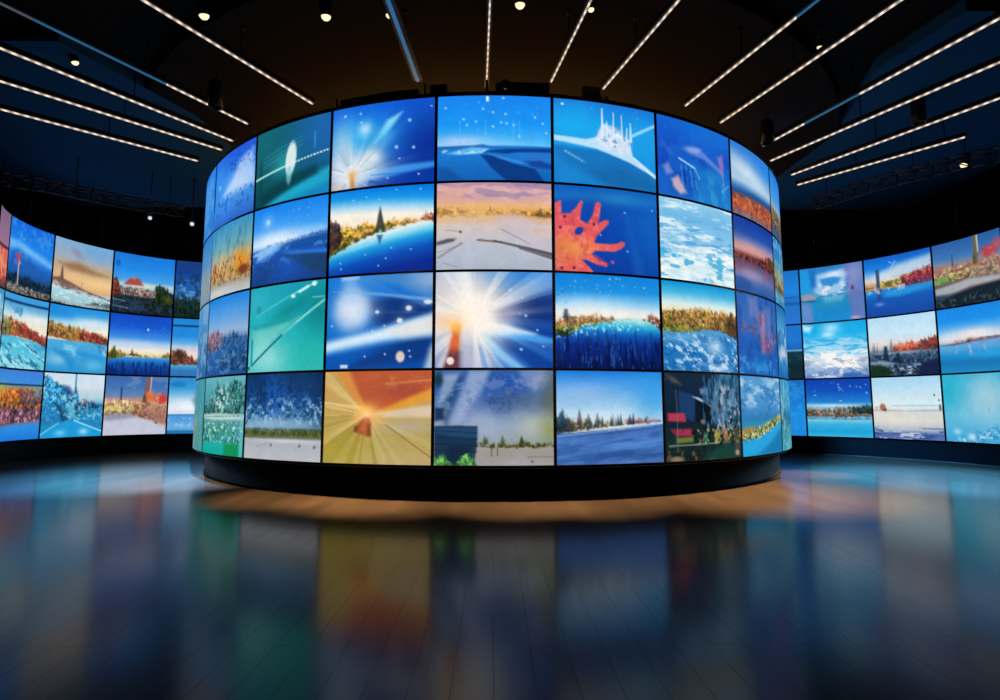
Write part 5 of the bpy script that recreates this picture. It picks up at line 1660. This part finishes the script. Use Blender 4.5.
def spot(px, py, z, label, aim=None, cool=False, r=.07, power=0.0, th=None, cone=23):
    x, y = inv(px, py, z)
    P = W(x, y, z)
    rc = math.hypot(x, y - DC)
    top = W(x, y, ZD if rc < 1.16 else ZC).z
    root = empty('spotlight', (P.x, P.y, top))
    tag(root, label, 'spotlight', 'spotlights under the ceiling')
    if aim is None:
        th = math.atan2(x, DC - y) if th is None else th
        aim = drum_pt(th, ZF, 1.02)
    d = (Vector(aim) - P).normalized()
    o = Vector((P.x, P.y, top))
    q = P - o
    MB().lathe([(r * .55, -r * 3.4), (r * .95, -r * 3.2), (r * 1.12, -r * 2.2), (r * 1.15, .0), (r * 1.18, r * .15), (r * 1.02, r * .15), (r * 1.0, 0)], q, d, caps=False).build('housing', M['metal'], root, True)
    MB().lathe([(r * .9, -.03), (r * .95, 0), (r * .9, r * .4), (r * .6, r * .75), (r * .2, r * .9), (.001, r * .92)], q, d, 24).build('lens', M['lens_cool' if cool else 'lens'], root, True)
    back = q - d * r * 1.6
    MB().box((back.x - r * 1.35, back.y - .012, back.z - .02), (back.x - r * 1.22, back.y + .012, back.z + r * 2.1)).box((back.x + r * 1.22, back.y - .012, back.z - .02), (back.x + r * 1.35, back.y + .012, back.z + r * 2.1)).box((back.x - r * 1.35, back.y - .02, back.z + r * 2.1), (back.x + r * 1.35, back.y + .02, back.z + r * 2.1 + .015)).build('yoke', M['metal'], root)
    MB().tube((back.x, back.y, back.z + r * 2.1), (back.x, back.y, 0), .015).lathe([(.05, -.03), (.05, -.001)], Vector((back.x, back.y, 0)), n=14).build('stem', M['metal'], root, True)
    if power:
        ld = bpy.data.lights.new('lamp', 'SPOT')
        ld.energy = power
        ld.color = (1, .72, .42)
        ld.spot_size = math.radians(cone)
        ld.spot_blend = 1.0
        ld.shadow_soft_size = .06
        lo = bpy.data.objects.new('lamp', ld)
        C.objects.link(lo)
        lo.parent = root
        lo.location = q + d * r * 1.1
        lo.rotation_euler = d.to_track_quat('-Z', 'Y').to_euler()
    return root


PW = 6800
spot(204, 15, .745, 'glowing spotlight above the lone strip, left of the drum', power=PW)
spot(326, 16, .745, 'glowing spotlight in the dark ceiling between the lone strip and the blue strip', power=PW)
spot(520, 4, .745, 'glowing spotlight at the top edge just right of the middle strip', power=PW)
spot(389, 15, .80, 'small spotlight half hidden beside the wide blue strip', r=.05, power=PW)
spot(591, 9, .80, 'small spotlight touching the strip that ends above a screen seam', r=.05, power=PW)
spot(75, 62, .82, 'small lit spotlight between the blue-grey strip and the next one at left', r=.06, power=PW * 1.1, cone=26)
spot(820, 47, .82, 'small lit spotlight beside the strip above the blue abstract screen', r=.05, power=PW * 2.4, th=.60, cone=42)
spot(964, 165, .74, 'bright spotlight alone below the lowest strip at far right', r=.075, power=PW * 1.6, th=1.02, cone=17)
spot(150, 218, .66, 'dim spotlight in the dark above the left wall of screens', aim=W(-.3, .6, ZF), cool=True, r=.05)
spot(192, 224, .66, 'small cool spotlight beside the left edge of the drum', aim=W(-.3, .6, ZF), cool=True, r=.055)

# ------------------------------------------------------------------ pendant cans with added blue wash lights


def can_added_wash(px, py, z, label, power, aim):
    x, y = inv(px, py, z)
    P = W(x, y, z)
    rc = math.hypot(x, y - DC)
    top = W(x, y, ZD if rc < 1.16 else ZC).z
    root = empty('pendant_can', (P.x, P.y, top))
    tag(root, label, 'lamp', 'black pendant cans with added blue lights under the ceiling')
    q = Vector((0, 0, P.z - top))
    MB().lathe([(.10, -.14), (.108, -.28), (.125, -.28), (.13, -.05), (.13, .16), (.09, .24), (.03, .27)], q, caps=False).build('body', M['black'], root, True)
    MB().lathe([(.001, -.141), (.099, -.141), (.099, -.12), (.001, -.12)], q).build('lens', M['strip_blue'], root, True)  # added blue glow inside the can
    MB().tube(q + Vector((0, 0, .26)), (0, 0, -.001), .012).build('stem', M['metal'], root, True)
    ld = bpy.data.lights.new('lamp', 'SPOT')  # added blue spot inside a dark can, washes the side floor
    ld.energy = power
    ld.color = (.06, .36, 1)
    ld.spot_size = math.radians(50)
    ld.spot_blend = 1.0
    ld.shadow_soft_size = .05
    lo = bpy.data.objects.new('lamp', ld)
    C.objects.link(lo)
    lo.parent = root
    lo.location = q + Vector((0, 0, -.285))
    d = Vector(aim) - P
    lo.rotation_euler = d.to_track_quat('-Z', 'Y').to_euler()


can_added_wash(216, 93, .78, 'black pendant can with an added blue light, left of the drum beside the inner end of the blue-grey strip', 50000, W(-.95, 1.6, ZF))
can_added_wash(767, 131, .78, 'black pendant can with an added blue light, hanging near the right top of the drum', 22000, W(1.2, 1.95, ZF))
can_added_wash(918, 110, .80, 'black pendant can with an added blue light, between two lit strips at right', 44000, W(1.22, 1.5, ZF))

# ------------------------------------------------------------------ things on top of the drum
ZT = .6735


def on_top(th, r=.975):
    p = drum_pt(th, ZT, r)
    return p


def theta(px):
    # angle on the drum top whose line of sight has this column
    best = min((abs(F_PX * ((math.sin(t) * .975) * math.cos(YAW) - (DC - .975 * math.cos(t)) * math.sin(YAW)) / ((DC - .975 * math.cos(t)) * math.cos(PITCH) + ZT * math.sin(PITCH)) + 500 - px), t) for t in [i / 1000 - .9 for i in range(1800)])
    return best[1]


t0, t1 = theta(345), theta(420)
case = empty('equipment_rack', on_top((t0 + t1) / 2))
tag(case, 'long low black curved box on top of the drum, left of its middle', 'equipment box')
MB().sweep(ring_solid([(.955, ZT + .0002), (.99, ZT + .0002), (.99, ZT + .020), (.985, ZT + .022), (.96, ZT + .022), (.955, ZT + .020)], t0, t1, 16)).build('body', M['black'], case, False, True)
MB().sweep(ring_solid([(.9905, ZT + .004), (.992, ZT + .004), (.992, ZT + .007), (.9905, ZT + .007)], t0 + .01, t1 - .01, 16)).build('rail', M['metal'], case, False, True)
t0, t1 = theta(432), theta(448)
case = empty('control_box', on_top((t0 + t1) / 2))
tag(case, 'small black box on the drum top between the olive post and the middle', 'equipment box')
MB().sweep(ring_solid([(.955, ZT + .0002), (.99, ZT + .0002), (.99, ZT + .026), (.985, ZT + .028), (.96, ZT + .028), (.955, ZT + .026)], t0, t1, 6)).build('body', M['black'], case, False, True)
MB().sweep(ring_solid([(.9903, ZT + .008), (.9915, ZT + .008), (.9915, ZT + .020), (.9903, ZT + .020)], t0 + .01, t1 - .01, 6)).build('front_panel', M['metal'], case, False, True)
for px, h, label in ((342, .024, 'thin olive post on the drum top at the left end of the long black box'), (427, .028, 'thin olive post on the drum top beside the small black box'), (487, .030, 'pale thin post on the drum top under the middle ceiling strip')):
    p = on_top(theta(px), .992)
    o = empty('support_post', p)
    tag(o, label, 'post', 'thin posts on the drum top')
    MB().tube((0, 0, .004), (0, 0, h * S), .022, 12).build('pole', M['trim'] if px == 487 else M['brass'], o, True)
    MB().lathe([(.05, .001), (.05, .012), (.024, .016)], n=14).build('foot_plate', M['metal'], o, True)
t = theta(503)
p = on_top(t, .975)
o = empty('projector', p, t)
tag(o, 'dark low projector lying on the drum top right of the middle post', 'projector')
MB().box((-.13, -.2, .035), (.75, .2, .165), .02).build('body', M['metal'], o)
MB().lathe([(.07, 0), (.075, .05), (.06, .06)], Vector((.02, -.2, .1)), Vector((0, -1, 0))).build('lens', M['steel'], o, True)
for x in (-.08, .68):
    for y in (-.14, .14):
        MB().tube((x, y, .001), (x, y, .036), .02, 10).build('foot', M['black'], o, True)
t = theta(590)
p = on_top(t, .985)
o = empty('flood_lamp', p, t)
tag(o, 'small square framed lamp standing on the drum top, right of the middle', 'lamp')
fr = MB()
for a, b_ in (((-.15, -.03, .03), (-.115, .05, .25)), ((.115, -.03, .03), (.15, .05, .25)), ((-.115, -.03, .03), (.115, .05, .06)), ((-.115, -.03, .22), (.115, .05, .25))):
    fr.box(a, b_)
fr.build('frame', M['metal'], o)
MB().box((-.11, .0, .065), (.11, .045, .215)).build('reflector', M['black'], o)
MB().tube((-.13, .01, .001), (-.13, .01, .03), .02).tube((.13, .01, .001), (.13, .01, .03), .02).build('feet', M['metal'], o)
MB().tube((.15, .01, .10), (.26, .01, .10), .02).lathe([(.035, .0), (.05, .03), (.02, .05)], Vector((.25, .01, .10)), Vector((1, 0, 0)), 12).build('knob', M['brass'], o, True)

# ------------------------------------------------------------------ lighting trusses and their cables


def truss(pts, label, depth=.3):
    P = [W(*inv(px, py, z), z) for px, py, z in pts]
    # resample to even bays
    segs = []
    for a, b_ in zip(P[:-1], P[1:]):
        k = max(2, round((b_ - a).length / .34))
        segs += [a.lerp(b_, i / k) for i in range(k)]
    segs.append(P[-1])
    mid = segs[len(segs) // 2]
    root = empty('lighting_truss', mid)
    tag(root, label, 'truss')
    n = len(segs)
    side = []
    for i in range(n):
        d = (segs[min(i + 1, n - 1)] - segs[max(i - 1, 0)])
        d.z = 0
        d.normalize()
        side.append(Vector((-d.y, d.x, 0)))
    offs = [(-depth / 2, 0), (depth / 2, 0), (0, -depth * .87)]
    rails = [[segs[i] + side[i] * a + Vector((0, 0, b_)) for i in range(n)] for a, b_ in offs]
    for rl in rails:
        mb = MB()
        for a, b_ in zip(rl[:-1], rl[1:]):
            mb.tube(a, b_, .026, 8)
        mb.build('chord', M['steel'], root, True, True)
    mb = MB()
    for i in range(n - 1):
        for a, b_ in ((0, 1), (1, 2), (2, 0)):
            p, q = (rails[a][i], rails[b_][i + 1]) if i % 2 else (rails[a][i + 1], rails[b_][i])
            mb.tube(p, q, .013, 6)
            mb.tube(rails[a][i], rails[b_][i], .013, 6)
    mb.build('lattice', M['steel'], root, True, True)
    for i in (n // 8, n // 2, n - 1 - n // 8):
        p = (rails[0][i] + rails[1][i]) / 2
        rc = math.hypot(p.x / S, p.y / S - DC)
        zt = W(0, 0, ZD if rc < 1.17 else ZC).z - .001
        MB().tube(p, (p.x, p.y, zt), .012).build('hanger', M['metal'], root, True, True)


truss([(-40, 168, .73), (45, 181, .73), (120, 197, .73), (185, 208, .73)], 'dark lattice lighting truss hanging above the left wall of screens')
truss([(815, 200, .73), (880, 178, .73), (950, 160, .73), (1040, 140, .73)], 'dark lattice lighting truss hanging above the right wall of screens')


def cable(px_top, w, colpos, label):
    a = w['a0'] + w['da'] * colpos
    p = wall_pt(w, a, w['h'][0] + .008, -.035)
    o = empty('suspension_cable', p)
    tag(o, label, 'cable', 'thin cables from the ceiling to the screen walls')
    top = W(0, 0, ZC).z - p.z - .001
    MB().tube((0, 0, .001), (0, 0, top), .012, 8).build('wire', M['steel'], o, True)
    MB().lathe([(.03, .0), (.03, .06), (.014, .09)], n=10).build('clamp', M['metal'], o, True)


cable(12, WL, .05, 'thin cable above the left edge of the screen with a red and white mast')
cable(38, WL, .68, 'thin cable above the right part of the screen with a red and white mast')
cable(100, WL, 1.85, 'thin cable above the golden shore screen of the left wall')
cable(940, WR, 2.3, 'thin cable above the right wall screen with a red tree and a pale road')
cable(815, WR, .25, 'thin cable above the right wall screen with a white cloud over blue water')

# ------------------------------------------------------------------ world, camera, output
wd = bpy.data.worlds.new('dark_hall')
wd.use_nodes = True
wd.node_tree.nodes['Background'].inputs['Color'].default_value = (.2, .4, 1, 1)
wd.node_tree.nodes['Background'].inputs['Strength'].default_value = 0.0
scene.world = wd
cd = bpy.data.cameras.new('camera')
cd.sensor_width = 36
cd.lens = F_PX / 1000 * 36
cd.clip_start = .05
cam = bpy.data.objects.new('camera', cd)
cam.location = W(0, 0, 0)
cam.rotation_euler = (math.pi / 2 + PITCH, 0, -YAW)
C.objects.link(cam)
scene.camera = cam
vs = scene.view_settings
vs.view_transform = 'Standard'
vs.look = 'None'
vs.gamma = 1
vs.exposure = 0
vs.use_curve_mapping = False
scene.cycles.use_denoising = True
scene.cycles.max_bounces = 8
scene.cycles.sample_clamp_indirect = 4
